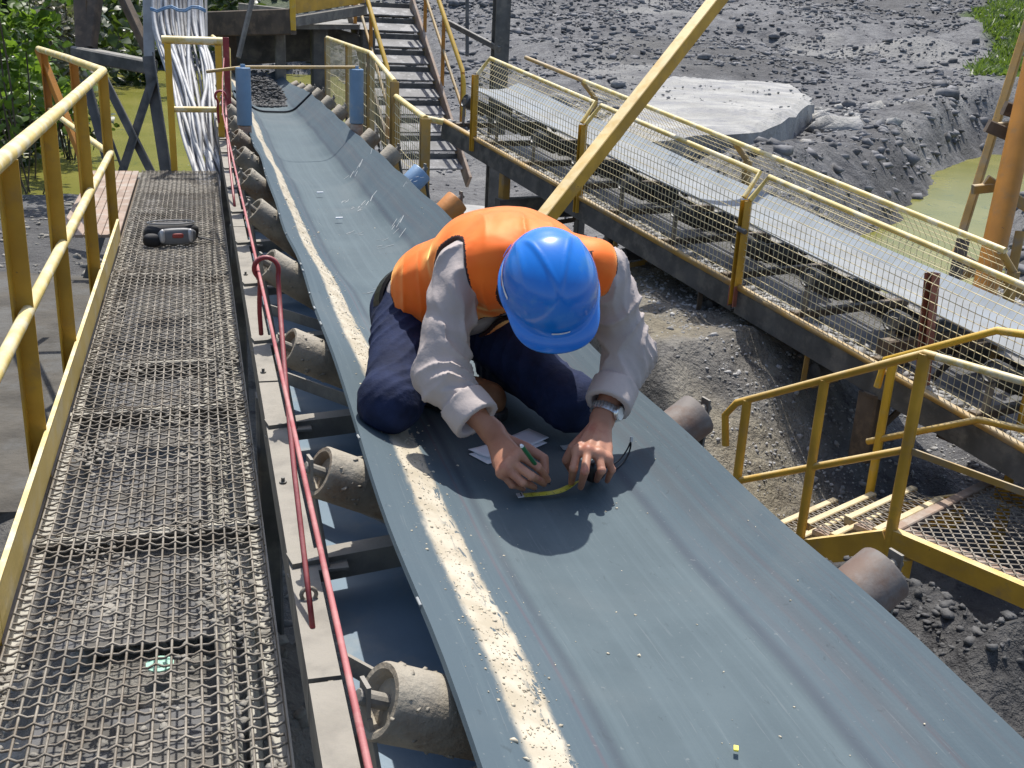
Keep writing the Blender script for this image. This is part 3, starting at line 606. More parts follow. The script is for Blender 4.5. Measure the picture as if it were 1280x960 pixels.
# ------------------------------------------------------------------ walkway
HW = 1.52; XA, XB = -.515, .118
wk = thing('walkway', 'woven wire grating walkway along the left side of the conveyor', 'walkway', (-.2, 3, CZ - HW))
SEAM = [.35, 1.75, 3.02, 4.05, 4.62, 6.25, 8.15, 9.95]
PX, PY = .0335, .036
for i in range(len(SEAM) - 1):
    y0, y1 = SEAM[i] + .004, SEAM[i + 1] - .004; mb = MB(); tilt = rng.normal(0, .003)
    def zz(x, y): return CZ - HW + tilt * math.sin((x + .2) * 6) - .006 * math.sin(math.pi * (y - y0) / (y1 - y0)) * (1 - ((x + .2) / .33) ** 2) + .0025 * float(vnoise(x * 9, y * 9, 91 + i))
    nc = int((XB - XA) / PX)
    for j in range(nc + 1):
        x0 = XA + (XB - XA) * j / nc; ny = max(2, int((y1 - y0) / .12))
        mb.tube([np.array([x0 + .003 * float(vnoise(x0 * 40, yy * 3, 95)), yy, zz(x0, yy)]) for yy in np.linspace(y0, y1, ny + 1)], .0035, 5, caps=False)
    nr = int((y1 - y0) / PY)
    for q in range(nr + 1):
        yc = y0 + (y1 - y0) * q / nr + rng.normal(0, .0012); path = []
        for j in range(nc * 2 + 1):
            xx = XA + (XB - XA) * j / (nc * 2)
            s = (1 if (j // 2 + q) % 2 else -1) if j % 2 == 0 else 0
            sl = 1 if j % 2 else -1
            path.append(np.array([xx, yc - .0030 * sl + .006 * float(vnoise(xx * 7, yc * 5, 97)) + .03 * (xx + .2) * .35, zz(xx, yc) + .0042 * s - .001 * sl]))
        mb.tube(path, .0034, 5, caps=False)
    mb.build('grating_panel', 'wire', wk, smooth=True)['kind'] = 'stuff'
    mb = MB().beam(V(XA - .01, y0 - .02, HW + .016), V(XB + .01, y0 + .004, HW + .016), .034, .010); mb.build('support_flat', 'pipe', wk)
    MB().angle(V(XA - .01, y0 - .01, HW + .08), V(XB + .01, y0 + .014, HW + .08), .05, .006).build('bearer', 'dark_steel', wk)
for X in (XA - .006, XB + .010):
    MB().angle(V(X, .2, HW + .045), V(X, 9.98, HW + .045), .040 if X > 0 else .03, .006, fx=-1 if X > 0 else 1).build('edge_angle', 'pipe', wk)
kp = [(.2, 2.52), (2.526, 6.0), (6.006, 7.2)]
for a, b in kp:
    MB().beam(V(-.537, a, HW - .045), V(-.537, b, HW - .045), .006, .125, c=.1).build('kick_plate', 'kick', wk)
    MB().beam(V(-.5415, a, HW - .109), V(-.5415, b, HW - .109), .016, .006, c=.1).build('lip', 'cream_rail', wk.children[-1] if wk.children[-1].name.startswith('kick') else wk)
for i in range(7):
    X = -.90 + i * .055; MB().beam(V(X, 7.25, HW + .01), V(X, 9.95, HW + .01), .051, .02).build('plank', 'plank', wk)
MB().channel(V(-.57, .2, HW + .12), V(-.57, 9.9, HW + .12), .06, .12, flip=-1).build('beam', 'brown_steel', wk)
for Y in (1.9, 4.9, 7.6, 9.8): MB().beam(V(-.57, Y, HW + .18), V(-.57, Y, 3.2), .07, .07).build('leg', 'dark_steel', wk)
# mud and grit lodged in the mesh
n = 11000; x = rng.uniform(XA, XB, n); y = 1.3 + rng.random(n) ** 1.3 * 8.6; k = (fbm(x * 6, y * 2.2, 4, 101) + rng.uniform(-.12, .12, n) > .10) | ((x > XB - .26) & (fbm(x * 9, y * 5, 3, 103) > .05)); x, y = x[k], y[k]
rocks('lodged_mud', np.stack([x, y, np.full(len(x), CZ - HW - .006)], -1), rng.uniform(.005, .014, len(x)), 'mud', '', '', wk, .4)
# pipes and a spill plate below the grating
for i, (X, h, r) in enumerate(((-.02, 1.80, .016), (.022, 1.83, .019), (.062, 1.79, .016), (.10, 1.84, .017))):
    o = MB().tube([V(X + .012 * math.sin(i * 2 + yy), yy, h + .012 * math.sin(yy * 1.3 + i)) for yy in np.arange(.2, 10, .5)], r, 10).build('conduit', 'pipe', None, smooth=True)
    tag(o, ['leftmost grey conduit running below the walkway grating', 'thickest grey conduit running below the walkway grating', 'third grey conduit from the left below the walkway grating', 'rightmost grey conduit below the walkway grating beside the conveyor frame'][i], 'conduit', 'conduits below the grating')
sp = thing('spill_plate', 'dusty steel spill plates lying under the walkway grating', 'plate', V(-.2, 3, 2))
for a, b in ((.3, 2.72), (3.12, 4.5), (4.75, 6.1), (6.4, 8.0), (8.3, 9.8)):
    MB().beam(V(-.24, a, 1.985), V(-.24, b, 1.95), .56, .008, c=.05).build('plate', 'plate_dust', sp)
q = ath(200, 832, 1.97); o = MB().lathe(q + np.array([0, 0, .002]), q + np.array([0, 0, .02]), [(0, .04), (.006, .042), (.008, .02)], 14).build('green_glint', 'glint_green'); tag(o, 'round pale green disc standing in for a glint under the nearest grating panel', 'scrap')  # pale disc added as a painted glint

# left handrail
hr = thing('handrail', 'yellow pipe handrail with mid rail and angle-iron posts left of the walkway', 'handrail', V(-.565, 4, HW))
XR_ = -.572
def rail(pts, r, name, m, par):
    o = MB().tube(pts, r, 12).build(name, m, par, smooth=True); autosmooth(o, 50); return o
C0 = V(XR_, 7.32, .50); C1 = V(-1.26, 9.9, .52)
rail([V(XR_, .3, .505), V(XR_, 3, .50), V(XR_, 5.2, .505), C0 + np.array([0, 0, 0]), lerp(C0, C1, .5) + np.array([0, 0, .005]), C1], .026, 'top_rail', 'cream_rail', hr)
rail([V(XR_ + .01, .3, 1.0), V(XR_ + .01, 4, .995), V(XR_ + .01, 7.30, 1.0)], .021, 'mid_rail', 'cream_rail', hr)
rail([V(XR_ - .02, 7.35, 1.0), V(-1.22, 9.85, 1.0)], .021, 'mid_rail', 'cream_rail', hr)
for Y in (1.5, 2.55, 3.58, 4.58, 5.85, 7.30):
    MB().angle(V(XR_ - .03, Y, HW + .1), V(XR_ - .03, Y, .515), .058, .007, up=(0, -1, 0), fx=1).build('post', 'yellow', hr)
for t, lean in ((.45, 0), (.97, -.0)):
    q = lerp(C0, C1, t); MB().angle(np.array([q[0], q[1], CZ - 1.7]), q, .055, .007, up=(0, -1, 0)).build('post', 'orange_post', hr)
q = C1; MB().beam(q + np.array([.45, -.55, -1.25]), q + np.array([0, 0, 0]), .06, .05).build('raking_post', 'orange_post', hr)
# yellow portal at the end of the walkway
gt = thing('safety_gate', 'yellow steel hoop gate with one rung at the far end of the walkway', 'gate', V(-.05, 10.0, HW))
for X in (-.245, .175): MB().channel(V(X, 10.0, HW + .02), V(X, 10.0, .44), .055, .055, .008, up=(0, 1, 0), flip=1 if X < 0 else -1).build('post', 'yellow_bright', gt)
rail([V(-.29, 10.0, .41), V(.215, 10.0, .405)], .034, 'top_bar', 'cream_rail', gt); rail([V(-.22, 10.0, .99), V(.15, 10.0, .985)], .026, 'rung', 'cream_rail', gt)
# red post beside it, rope and eye rods
rp = MB().channel(V(.235, 9.7, 1.6), V(.235, 9.7, .36), .05, .06, .008, up=(0, 1, 0)).build('rope_post', 'red_paint'); tag(rp, 'dark red steel post beside the far gate that anchors the red cord', 'post')
rope = [V(.118 + .011 * 0, .55, .652)] + [V(.119 + .0006 * yy, yy, .650 + .004 * math.sin(yy * 1.7)) for yy in np.arange(1.0, 6.6, .45)] + [V(.17, 8.5, .62), V(.215, 9.66, .52)]
o = rail(rope, .0039, 'pull_cord', 'red_rope', None); tag(o, 'taut red emergency pull cord running along the conveyor', 'cord')
def eye_rod(base, ring, rad, tail, r, name, label):
    base = np.array(base); ring = np.array(ring); pts = [base, lerp(base, ring, .5) + np.array([.004, 0, .01]), ring + np.array([rad * .9, .0, -rad * .9])]
    for k in range(1, 13):
        a = -.5 + 2 * math.pi * k / 12; pts.append(ring + np.array([rad * math.cos(a), .006 * k / 12 * 3, rad * math.sin(a)]))
    q = pts[-4]; pts = pts[:-3] + [q + np.array([-.004, .03, -tail * .5]), q + np.array([.0, .05, -tail])]
    o = MB().tube(chaikin(pts, 1), r, 8).build(name, 'red_paint', None, smooth=True); return tag(o, label, 'rod', 'cord guides')
eye_rod(ath(391, 786, 1.222), ath(333, 337, .640), .030, .16, .0060, 'cord_guide', 'nearest red bent rod with an eye loop guiding the pull cord')
eye_rod(V(.175, 6.6, 1.23), V(.135, 7.6, .66), .035, .15, .008, 'cord_guide', 'far red bent rod with a small eye loop near the gate')
# eye bolt at the rod foot
o = MB().tube([ath(386, 743, 1.21) + np.array([.016 * math.cos(a), 0, .016 * math.sin(a)]) for a in np.linspace(0, 6.28, 13)[:-1]], .005, 6, closed=True).build('eye_bolt', 'wire', conv, smooth=True)

# pouch on the grating
pc = thing('camera_pouch', 'small black zipped pouch with a grey panel and red badge on the grating', 'pouch', ath(215, 305, HW))
B = np.array(pc['_loc']); ex = nrm(np.array([.98, .12, 0])); ey = np.array([-ex[1], ex[0], 0]); ez = np.array([0, 0, 1.])
def blob(name, c, rx, ry, rz, m, par, e=3.2, n=20, sag=0):
    c = np.array(c); vs = []; fs = []; sg = lambda v, p: math.copysign(abs(v) ** p, v)
    for i in range(n + 1):
        th = math.pi * i / n - math.pi / 2
        for j in range(2 * n):
            ph = math.pi * j / n; q = 2 / e
            a = rx * sg(math.cos(th), q) * sg(math.cos(ph), q); b = ry * sg(math.cos(th), q) * sg(math.sin(ph), q); cc = rz * sg(math.sin(th), q)
            b *= 1 - .22 * (cc / rz + 1) / 2; wob = 1 + .03 * math.sin(ph * 3 + th * 4)
            vs.append(c + ex * a * wob + ey * b * wob + ez * cc)
    for i in range(n):
        for j in range(2 * n): fs.append((i * 2 * n + j, i * 2 * n + (j + 1) % (2 * n), (i + 1) * 2 * n + (j + 1) % (2 * n), (i + 1) * 2 * n + j))
    return MB().add(vs, fs).build(name, m, par, smooth=True)
S_ = 1.42; ex = ex * S_; ey = ey * S_; ez = ez * S_
blob('body', B + ez * .050, .118, .062, .050, 'black_cloth', pc, 2.7); blob('front_pocket', B + ez * .046 - ey * .052 + ex * .018, .082, .026, .036, 'grey_panel', pc)
for sx in (-.044, .074): blob('silver_trim', B + ez * .050 - ey * .066 + ex * sx, .012, .014, .030, 'silver_trim', pc, 2.4, 10)
blob('badge', B + ez * .052 - ey * .075 + ex * .020, .024, .006, .010, 'red_patch', pc, 4, 8)
MB().tube([B + ez * .098 + ex * (.10 * math.cos(a)) + ey * (.045 * math.sin(a)) for a in np.linspace(0, 6.28, 25)[:-1]], .0045, 6, closed=True).build('zip', 'grey_panel', pc, smooth=True)
MB().beam(B + ex * .11 + ez * .03, B + ex * .175 + ez * .010, .034, .006).build('strap', 'black_cloth', pc)
blob('side_pouch', B - ex * .085 + ez * .03 - ey * .045, .040, .03, .030, 'black_cloth', pc, 2.6, 12)
# ------------------------------------------------------------------ second conveyor with mesh guards
D2 = nrm(np.array([-.229, .965, .126])); CD = nrm(np.array([.973, .231, 0])); P0 = V(3.585, 6.569, 1.793)
def c2(t, c, u): return P0 + D2 * t + CD * c + np.array([0, 0, u])
k2 = thing('mesh_guarded_conveyor', 'second inclined conveyor with pale belt behind yellow wire mesh guards', 'conveyor', P0 - np.array([0, 0, .3]))
T0, T1 = -5.2, 4.9
for a, b in ((T0, -.02), (.02, T1)):
    MB().channel(c2(a, .03, -.09), c2(b, .03, -.09), .07, .17, .010, flip=1).build('beam', 'dark_steel', k2)
    MB().tube([c2(a, .005, .012), c2(b, .005, .012)], .024, 10).build('edge_pipe', 'ochre', k2, smooth=True)
    MB().channel(c2(a, 1.10, -.09), c2(b, 1.10, -.09), .07, .17, .010, flip=-1).build('beam', 'dark_steel', k2)
MB().beam(c2(T0, .16, -.02), c2(T1, .16, -.02), .20, .012, c=.05).build('ledge', 'frame', k2)
MB().beam(c2(T0, .56, -.16), c2(T1, .56, -.16), .95, .012, c=.05).build('return_belt', 'roller_dark', k2)
ts = np.arange(T0, T1 + .01, .15)
def strip(name, prof, m, th=.012):
    vs = []; fs = []; k = len(prof)
    for t in ts:
        w = .006 * math.sin(t * 3.1)
        for q in prof: vs.append(c2(t, q[0], q[1] + w))
        for q in prof: vs.append(c2(t, q[0], q[1] + w - th))
    n = 2 * k
    for i in range(len(ts) - 1):
        for j in range(k - 1):
            a = i * n + j; fs.append((a, a + 1, a + n + 1, a + n)); a += k; fs.append((a, a + n, a + n + 1, a + 1))
        a = i * n; fs.append((a, a + n, a + n + k, a + k)); a += k - 1; fs.append((a, a + k, a + n + k, a + n))
    return autosmooth(MB().add(vs, fs).build(name, m, k2), 50)
strip('belt', chaikin([(.26, .372), (.36, .352), (.50, .338), (.64, .336), (.742, .350)], 2), 'belt2')
strip('belt_edge', [(.7425, .3515), (.80, .375), (.88, .405)], 'belt2_dark')
for i, t in enumerate(np.arange(T0 + .2, T1, .74)):
    for a, b in (((.12, .275), (.38, .165)), ((.40, .16), (.70, .16)), ((.98, .30), (.72, .17))):
        o = MB().lathe(c2(t, *a), c2(t, *b), [(.01, .02), (.01, .055), (0, .062), (.004, .072), (.255, .072), (.26, .062)], 18).build('idler_roller', 'roller_dark', k2); autosmooth(o, 40)
    MB().beam(c2(t, .02, .02), c2(t, 1.1, .02), .06, .05).build('cross_bar', 'brown_steel', k2)
    MB().beam(c2(t - .02, .10, .0), c2(t - .02, .11, .30), .05, .01, up=CD).build('bracket', 'frame', k2)
# spilled gravel along the ledge
n = 2600; tt = rng.uniform(T0, T1, n); cc = .07 + np.abs(rng.normal(0, .06, n)); pts = np.array([c2(t, min(c, .26), .0) for t, c in zip(tt, cc)])
rocks('spilled_gravel', pts, rng.gamma(2, .006, n) + .006, 'gravel', '', '', k2)
NP = [-3.9, 0.0, 2.13, 4.15]; FP = [-1.35, 1.3, 3.7]
def mesh_panel(t0, t1, quad, du, dt, r, name):
    """quad: list of (c,u) polyline up the panel"""
    mb = MB(); q = np.array(quad); L = np.concatenate([[0], np.cumsum(np.hypot(*np.diff(q, axis=0).T))])
    def at(s): return np.interp(s, L, q[:, 0]), np.interp(s, L, q[:, 1])
    for s in np.arange(du, L[-1], du):
        c, u = at(s); kk = 5; mb.tube([c2(t, c + .004 * math.sin(t * 5 + s * 20), u + .004 * math.sin(t * 3 + s * 9)) for t in np.linspace(t0, t1, kk)], r, 4, caps=False)
    for t in np.arange(t0 + dt / 2, t1, dt):
        mb.tube([c2(t, *at(s)) for s in L], r * .85, 4, caps=False)
    o = mb.build(name, 'fence_wire', k2); o['kind'] = 'stuff'; return o
for i, t in enumerate(NP):
    m_ = 'yellow'
    gp_ = MB().channel(c2(t, -.005, -.12), c2(t, -.005, .62), .06, .05, .007, up=D2, flip=1).build('guard_post', m_, k2)
    if i == 1: MB().channel(c2(t, -.006, -.13), c2(t, -.006, .02), .066, .058, .007, up=D2, flip=1).build('post_shoe', 'rust_post', gp_)
    if i < len(NP) - 1:
        t2 = NP[i + 1]
        rail([c2(t + .03, 0, .63), c2(t + .05, .13, .79), c2(lerp(t, t2, .5), .13, .788), c2(t2 - .05, .13, .79), c2(t2 - .03, 0, .63)], .019, 'guard_rail', 'cream_rail', k2)
        mesh_panel(t + .04, t2 - .04, [(0, .035), (0, .62), (.13, .79)], .050, .045, .0027, 'wire_mesh')
MB().lathe(c2(-.06, -.03, .42), c2(.06, -.03, .42), [(0, .018), (.1, .018)], 10).build('latch', 'dark_steel', k2)
for i, t in enumerate(FP):
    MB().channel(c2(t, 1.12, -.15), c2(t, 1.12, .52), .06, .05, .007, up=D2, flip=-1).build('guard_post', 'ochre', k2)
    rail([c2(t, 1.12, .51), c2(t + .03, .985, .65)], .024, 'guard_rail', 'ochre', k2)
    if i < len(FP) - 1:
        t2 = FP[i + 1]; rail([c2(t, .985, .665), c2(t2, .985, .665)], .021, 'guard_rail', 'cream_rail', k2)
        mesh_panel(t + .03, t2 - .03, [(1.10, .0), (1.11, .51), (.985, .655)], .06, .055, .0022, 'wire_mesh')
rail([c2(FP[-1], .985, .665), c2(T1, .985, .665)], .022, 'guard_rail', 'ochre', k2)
for i, t in enumerate((-.75, .40, 1.55, 2.7)):
    q = [(.02, -.17), (.015, -.36), (.12, -.40), (.34, -.38), (.36, -.18)]
    for (a, b) in zip(q[:-1], q[1:]): MB().beam(c2(t, *a), c2(t, *b), .045, .008, up=D2, c=.1).build('return_hanger', 'ochre' if i % 2 == 0 else 'brown_steel', k2)
    MB().lathe(c2(t, .10, -.30), c2(t, .95, -.30), [(0, .02), (.01, .05), (.84, .05), (.85, .02)], 14).build('return_roller', 'roller_dark', k2)
o = MB().channel(c2(-1.62, .10, -.05), c2(-1.55, .09, .66), .065, .06, .007, up=D2).build('red_upright', 'rust_post', None); tag(o, 'dull red steel upright standing inside the mesh of the second conveyor', 'post')
o = MB().beam(c2(-.95, 1.28, .17), c2(-4.4, 1.22, .10), .06, .06).build('red_bar', 'rust_post', None); tag(o, 'chipped red steel bar running behind the pale belt', 'bar')
# trestle
tr = thing('trestle', 'dark brown braced trestle carrying the second conveyor over its footing', 'trestle', c2(-1.3, .5, -1.1))
for c in (.06, .88):
    q = c2(-1.32, c, -.18); MB().beam(q, np.array([q[0], q[1], .42]), .155, .15, up=CD, c=.08).build('leg', 'brown_steel', tr)
    MB().lathe(q + np.array([0, -.02, -.01]), q + np.array([0, -.02, .015]), [(0, .085), (.02, .085)], 14).build('cap', 'brown_steel', tr)
lo = lambda c, z: np.array([*c2(-1.36, c, 0)[:2], z])
MB().beam(lo(.10, .62), lo(.84, 1.13), .055, .012, up=D2).build('brace', 'brown_steel', tr); MB().beam(lo(.84, .60), lo(.10, 1.12), .055, .012, up=D2 + np.array([0, .02, 0])).build('brace', 'dark_steel', tr)
MB().beam(lo(.0, 1.17), lo(.95, 1.17), .08, .10).build('cross_head', 'brown_steel', tr)
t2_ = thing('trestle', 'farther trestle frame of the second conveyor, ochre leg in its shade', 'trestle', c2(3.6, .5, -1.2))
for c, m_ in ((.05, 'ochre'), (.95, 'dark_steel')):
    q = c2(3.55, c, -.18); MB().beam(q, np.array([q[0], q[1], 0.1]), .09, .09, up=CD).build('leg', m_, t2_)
MB().beam(c2(3.55, -.02, -.50), c2(3.55, 1.0, -.50), .10, .16).build('cross_head', 'dark_steel', t2_)
t3_ = thing('trestle', 'trestle leg of the second conveyor below the diagonal yellow beam', 'trestle', c2(1.9, .5, -1.2))
for c in (.1, .95):
    q = c2(1.75, c, -.18); MB().beam(q, np.array([q[0], q[1], 0.2]), .08, .08, up=CD).build('leg', 'dark_steel', t3_)

# ------------------------------------------------------------------ yellow access stair on the right
A = V(3.34, 4.17, 2.45); RD = np.array([-.419, .908, 0]); WD = np.array([.908, .419, 0]); SLP = .56; SWD = .74
st = thing('access_stair', 'yellow steel stair and mesh landing right of the conveyor', 'stair', A - np.array([0, 0, .5]))
def sp_(s, w, u): return A + RD * s + WD * w + np.array([0, 0, u - max(0, s) * SLP])
for w in (0, SWD):
    MB().channel(sp_(.0, w, -.085), sp_(1.25, w, -.085), .05, .16, .008, flip=1 if w == 0 else -1).build('stringer', 'yellow', st)
    MB().beam(sp_(.055, w, -.10), sp_(.055, w, -.19), .05, .10, up=RD).build('stringer_end', 'yellow', st)
for i in range(5):
    s = .10 + i * .24; z = -.012
    q0 = sp_(s, .03, 0); q1 = sp_(s, SWD - .03, 0)
    for o_ in (0, .17): ta = MB().beam(q0 + RD * o_ + [0, 0, z], q1 + RD * o_ + [0, 0, z], .045, .045).build('tread_angle', 'wood_pale', st)
    mb = MB()
    for a in np.arange(0, SWD - .1, .05):
        for sgn in (0, 1):
            b0 = q0 + WD * (a if sgn else a + .05) + RD * .02 + [0, 0, z + .012]; b1 = q0 + WD * (a + .05 if sgn else a) + RD * .16 + [0, 0, z + .012]; mb.beam(b0, b1, .007, .005)
    mb.build('tread_mesh', 'wire', ta)['kind'] = 'stuff'
    MB().beam(q0 + RD * .08 + [0, 0, -.03], q0 + RD * .08 + WD * .09 + [0, 0, -.03], .1, .03).build('tread_bracket', 'plank', ta)
# landing: frame and expanded metal
LL = 2.2
for w in (0, SWD + .35):
    MB().channel(A + WD * w + RD * -.02 + [0, 0, -.045], A + WD * w - RD * LL + [0, 0, -.045], .05, .11, .008, flip=-1 if w == 0 else 1).build('landing_beam', 'yellow', st)
MB().beam(A + WD * .03 + [0, 0, -.02], A + WD * (SWD + .33) + [0, 0, -.02], .06, .05).build('landing_edge', 'plank', st)
MB().beam(A + WD * .03 - RD * 1.05 + [0, 0, -.05], A + WD * (SWD + .33) - RD * 1.05 + [0, 0, -.05], .05, .06).build('joist', 'plank', st)
MB().beam(A + WD * .075 - RD * .03 + [0, 0, -.012], A + WD * .075 - RD * LL + [0, 0, -.012], .10, .008).build('landing_flat', 'plank', st)
mb = MB(); pw, pl = .075, .034
for i in range(int(LL / pl)):
    for j in range(int((SWD + .30) / pw)):
        o_ = (i % 2) * pw / 2; a = A + WD * (.04 + j * pw + o_) - RD * (.04 + i * pl); b = A + WD * (.04 + j * pw + o_ + pw / 2) - RD * (.04 + (i + 1) * pl); c = A + WD * (.04 + j * pw + o_ - pw / 2) - RD * (.04 + (i + 1) * pl)
        mb.beam(a, b, .008, .005, c=.05); mb.beam(a, c, .008, .005, c=.05)
mb.build('expanded_mesh', 'wire', st)['kind'] = 'stuff'
PT = .96
def pipe(p, r, m, nm): return rail(p, r, nm, m, st)
for w, mt in ((0.0, 'yellow'), (SWD, 'yellow_bright')):
    end = 1.08
    pipe([sp_(end + .02, w, PT - .26), sp_(end + .05, w, PT - .06), sp_(end - .02, w, PT), sp_(.5, w, PT), sp_(0, w, PT), sp_(-.06, w, PT + .0)] if w == 0 else [sp_(.62, w, PT - .16), sp_(.60, w, PT), sp_(0, w, PT), sp_(-1.2, w, PT + .13)], .0215, 'yellow_bright' if w else 'yellow', 'hand_rail')
    pipe([sp_(1.0, w, PT * .47), sp_(0, w, PT * .47)] if w == 0 else [sp_(.62, w, PT * .47), sp_(0, w, PT * .47), sp_(-1.2, w, PT * .60)], .020, 'yellow', 'mid_rail')
    for s in ((0, .52, .99) if w == 0 else (.55,)):
        pipe([sp_(s, w, -.12), sp_(s, w, PT)], .030 if s == 0 else .026, mt, 'post')
pipe([sp_(0, 0, PT), A - RD * LL + [0, 0, PT - .0]], .020, 'cream_rail', 'hand_rail'); MB().beam(sp_(-.02, 0, PT * .47), A - RD * LL + [0, 0, PT * .46], .012, .035).build('mid_flat', 'ochre', st)
pipe([A + WD * (SWD + .33) - RD * .10 + [0, 0, -.08], A + WD * (SWD + .33) - RD * .10 + [0, 0, PT]], .028, 'yellow', 'post')
for s_ in (0.1, 2.0):
    for w in (0, SWD + .35):
        q = A - RD * s_ + WD * w; MB().beam(q + [0, 0, -.12], np.array([q[0], q[1], .1]), .06, .06).build('leg', 'yellow', st)

# ------------------------------------------------------------------ diagonal brace, right frame
F1 = atz(690, 262, 7.4); F2 = atz(903, -8, 8.3); dv = F2 - F1
vw = nrm(F1 - np.array([0, 0, CZ])); dn_ = nrm(dv); n1 = -vw + dn_ * (vw @ dn_); n1 = nrm(n1); n2 = np.cross(dn_, n1)
o = MB().beam(F1 - dv * .95, F2 + dv * .8, .105, .105, up=n1 * .75 + n2 * .66, c=.05).build('diagonal_beam', 'yellow'); tag(o, 'long yellow angle beam slanting up behind the worker', 'beam')
cf = thing('column_frame', 'ochre steel column with slanting pole and crosspieces at the right edge', 'column', np.array([6.31, 7.28, 0]))
q = atz(1226, 385, 9.0); q2 = atz(1296, 70, 9.2); dq = nrm(q2 - q); q = q - dq * (q[2] / dq[2]); MB().lathe(q, q + dq * 6.5, [(0, .102), (6.5, .102)], 20).build('column', 'orange_post', cf, smooth=False)
autosmooth(cf.children[0], 40)
MB().beam(atz(1203, 290, 9.6), atz(1292, 5, 9.6), .07, .07).build('slanting_pole', 'ochre', cf)
for a, b, w in (((1234, 157), (1290, 180), .11), ((1238, 160), (1290, 152), .07), ((1216, 237), (1262, 232), .08), ((1232, 225), (1290, 262), .10), ((1255, 135), (1300, 148), .12), ((1190, 315), (1290, 375), .09), ((1195, 345), (1225, 338), .08)):
    MB().beam(atz(*a, 9.35), atz(*b, 9.35), w * .8, w).build('crosspiece', 'ochre' if w < .105 else 'brown_steel', cf)
MB().beam(atz(1275, 290, 9.3), atz(1262, 355, 9.3), .08, .08).build('post', 'ochre', cf)
MB().beam(atz(1204, 300, 8.6), atz(1190, 365, 8.6), .10, .10).build('post', 'brown_steel', cf)

# ------------------------------------------------------------------ guards beside the far belt
gd = thing('belt_guard', 'low ochre mesh guard along the right side of the far belt', 'guard', V(1.38, 8, 1.1))
GP = [(6.85, .70), (7.95, .66)]; GQ = [(8.02, .56), (9.2, .42), (10.6, .42), (12.4, .42)]
def gpost(Y, top): MB().channel(V(1.385, Y, 1.20), V(1.385, Y, top), .06, .05, .007, up=(0, 1, 0)).build('post', 'ochre', gd)
def gmesh(y0, t0, y1, t1, X=1.37, par=None, r=.0028):
    mb = MB()
    for k in range(1, 8): mb.tube([V(X, y, lerp(1.12, lerp(t0, t1, (y - y0) / (y1 - y0)), k / 8) + .012 * math.sin(y * 6 + k)) for y in np.linspace(y0, y1, 5)], r, 4)
    for y in np.arange(y0 + .04, y1, .075): mb.tube([V(X, y, 1.12), V(X, y, lerp(t0, t1, (y - y0) / (y1 - y0)))], r * .8, 4)
    mb.build('wire_mesh', 'fence_wire', par or gd)['kind'] = 'stuff'
for Y, t in GP + GQ: gpost(Y, t)
for L_ in (GP, GQ):
    for (a, ta), (b, tb) in zip(L_[:-1], L_[1:]): gmesh(a, ta, b, tb)
    rail([V(1.385, y, t) for y, t in L_], .02, 'top_rail', 'cream_rail', gd)
rail([V(1.385, 6.87, .70), V(1.50, 6.85, .72)], .02, 'rail_end', 'cream_rail', gd)
g2 = thing('belt_guard', 'small cream mesh guard left of the far belt behind the rope post', 'guard', V(.22, 10.8, 1.1))
rail([V(.26, 10.15, .95), V(.27, 10.3, .48), V(.16, 12.0, .44)], .018, 'frame', 'cream_rail', g2); gmesh(10.3, .50, 12, .46, .25, g2); MB().beam(V(.25, 10.25, 1.2), V(.25, 10.25, .5), .04, .04).build('post', 'ochre', g2)

# ------------------------------------------------------------------ far platform, stair, supports
pf = thing('platform', 'dark steel platform crossing over the far end of the conveyor', 'platform', np.array([1.2, 13.5, 0]))
a0 = atz(258, 30, 13.6); a1 = atz(366, 27, 12.8); a2 = atz(455, 12, 14.2); a3 = atz(455, 8, 17.5)
MB().beam(a0, a1, .10, .30).build('edge_beam', 'brown_steel', pf); MB().beam(a1, a2, .09, .13).build('edge_beam', 'frame', pf)
MB().beam(a1 + [0, .02, .17], a2 + [0, .02, .17], .02, .17).build('toe_plate', 'yellow', pf); MB().beam(a1 + [0, 0, -.10], a1 + [0, 0, .9], .07, .07).build('post', 'yellow_bright', pf)
mb = MB(); zt_ = min(a0[2], a1[2], a2[2]) + .05
deck = [a0 + [0, .1, 0], a1 + [0, .1, 0], a2 + [-.05, .1, 0], a3, a0 + [-.4, 4.5, 0]]; deck = [np.array([p_[0], p_[1], zt_ + .02]) for p_ in deck]
mb.add(deck + [p_ - np.array([0, 0, .06]) for p_ in deck], [(0, 1, 2, 3, 4), (9, 8, 7, 6, 5)] + [(i, i + 5, (i + 1) % 5 + 5, (i + 1) % 5) for i in range(5)]); mb.build('deck', 'plate_dark', pf)
for px, z, w, m_ in ((350, 13.4, .13, 'frame'), (399, 14.0, .22, 'dark_steel'), (459, 14.6, .20, 'dark_steel'), (286, 14.5, .2, 'brown_steel')):
    q = atz(px, 50, z); MB().beam(np.array([q[0], q[1], zt_ - .04]), np.array([q[0], q[1], -.1]), w, w).build('column', m_, pf)
MB().beam(atz(410, 40, 14.6), atz(455, 52, 14.6), .12, .14).build('bracing', 'dark_steel', pf); MB().beam(atz(280, 60, 15.4), atz(400, 52, 15.4), .3, .5).build('back_beam', 'dark_steel', pf)
MB().beam(atz(298, 72, 11.8), atz(320, -20, 11.8), .045, .045).build('strut', 'frame', pf)
MB().beam(atz(300, 8, 14.5), atz(362, 16, 13.0), .05, .09).build('toe_plate', 'frame', pf)
MB().beam(atz(366, 6, 12.8), atz(450, -10, 14.2), .05, .06).build('rail', 'yellow', pf)

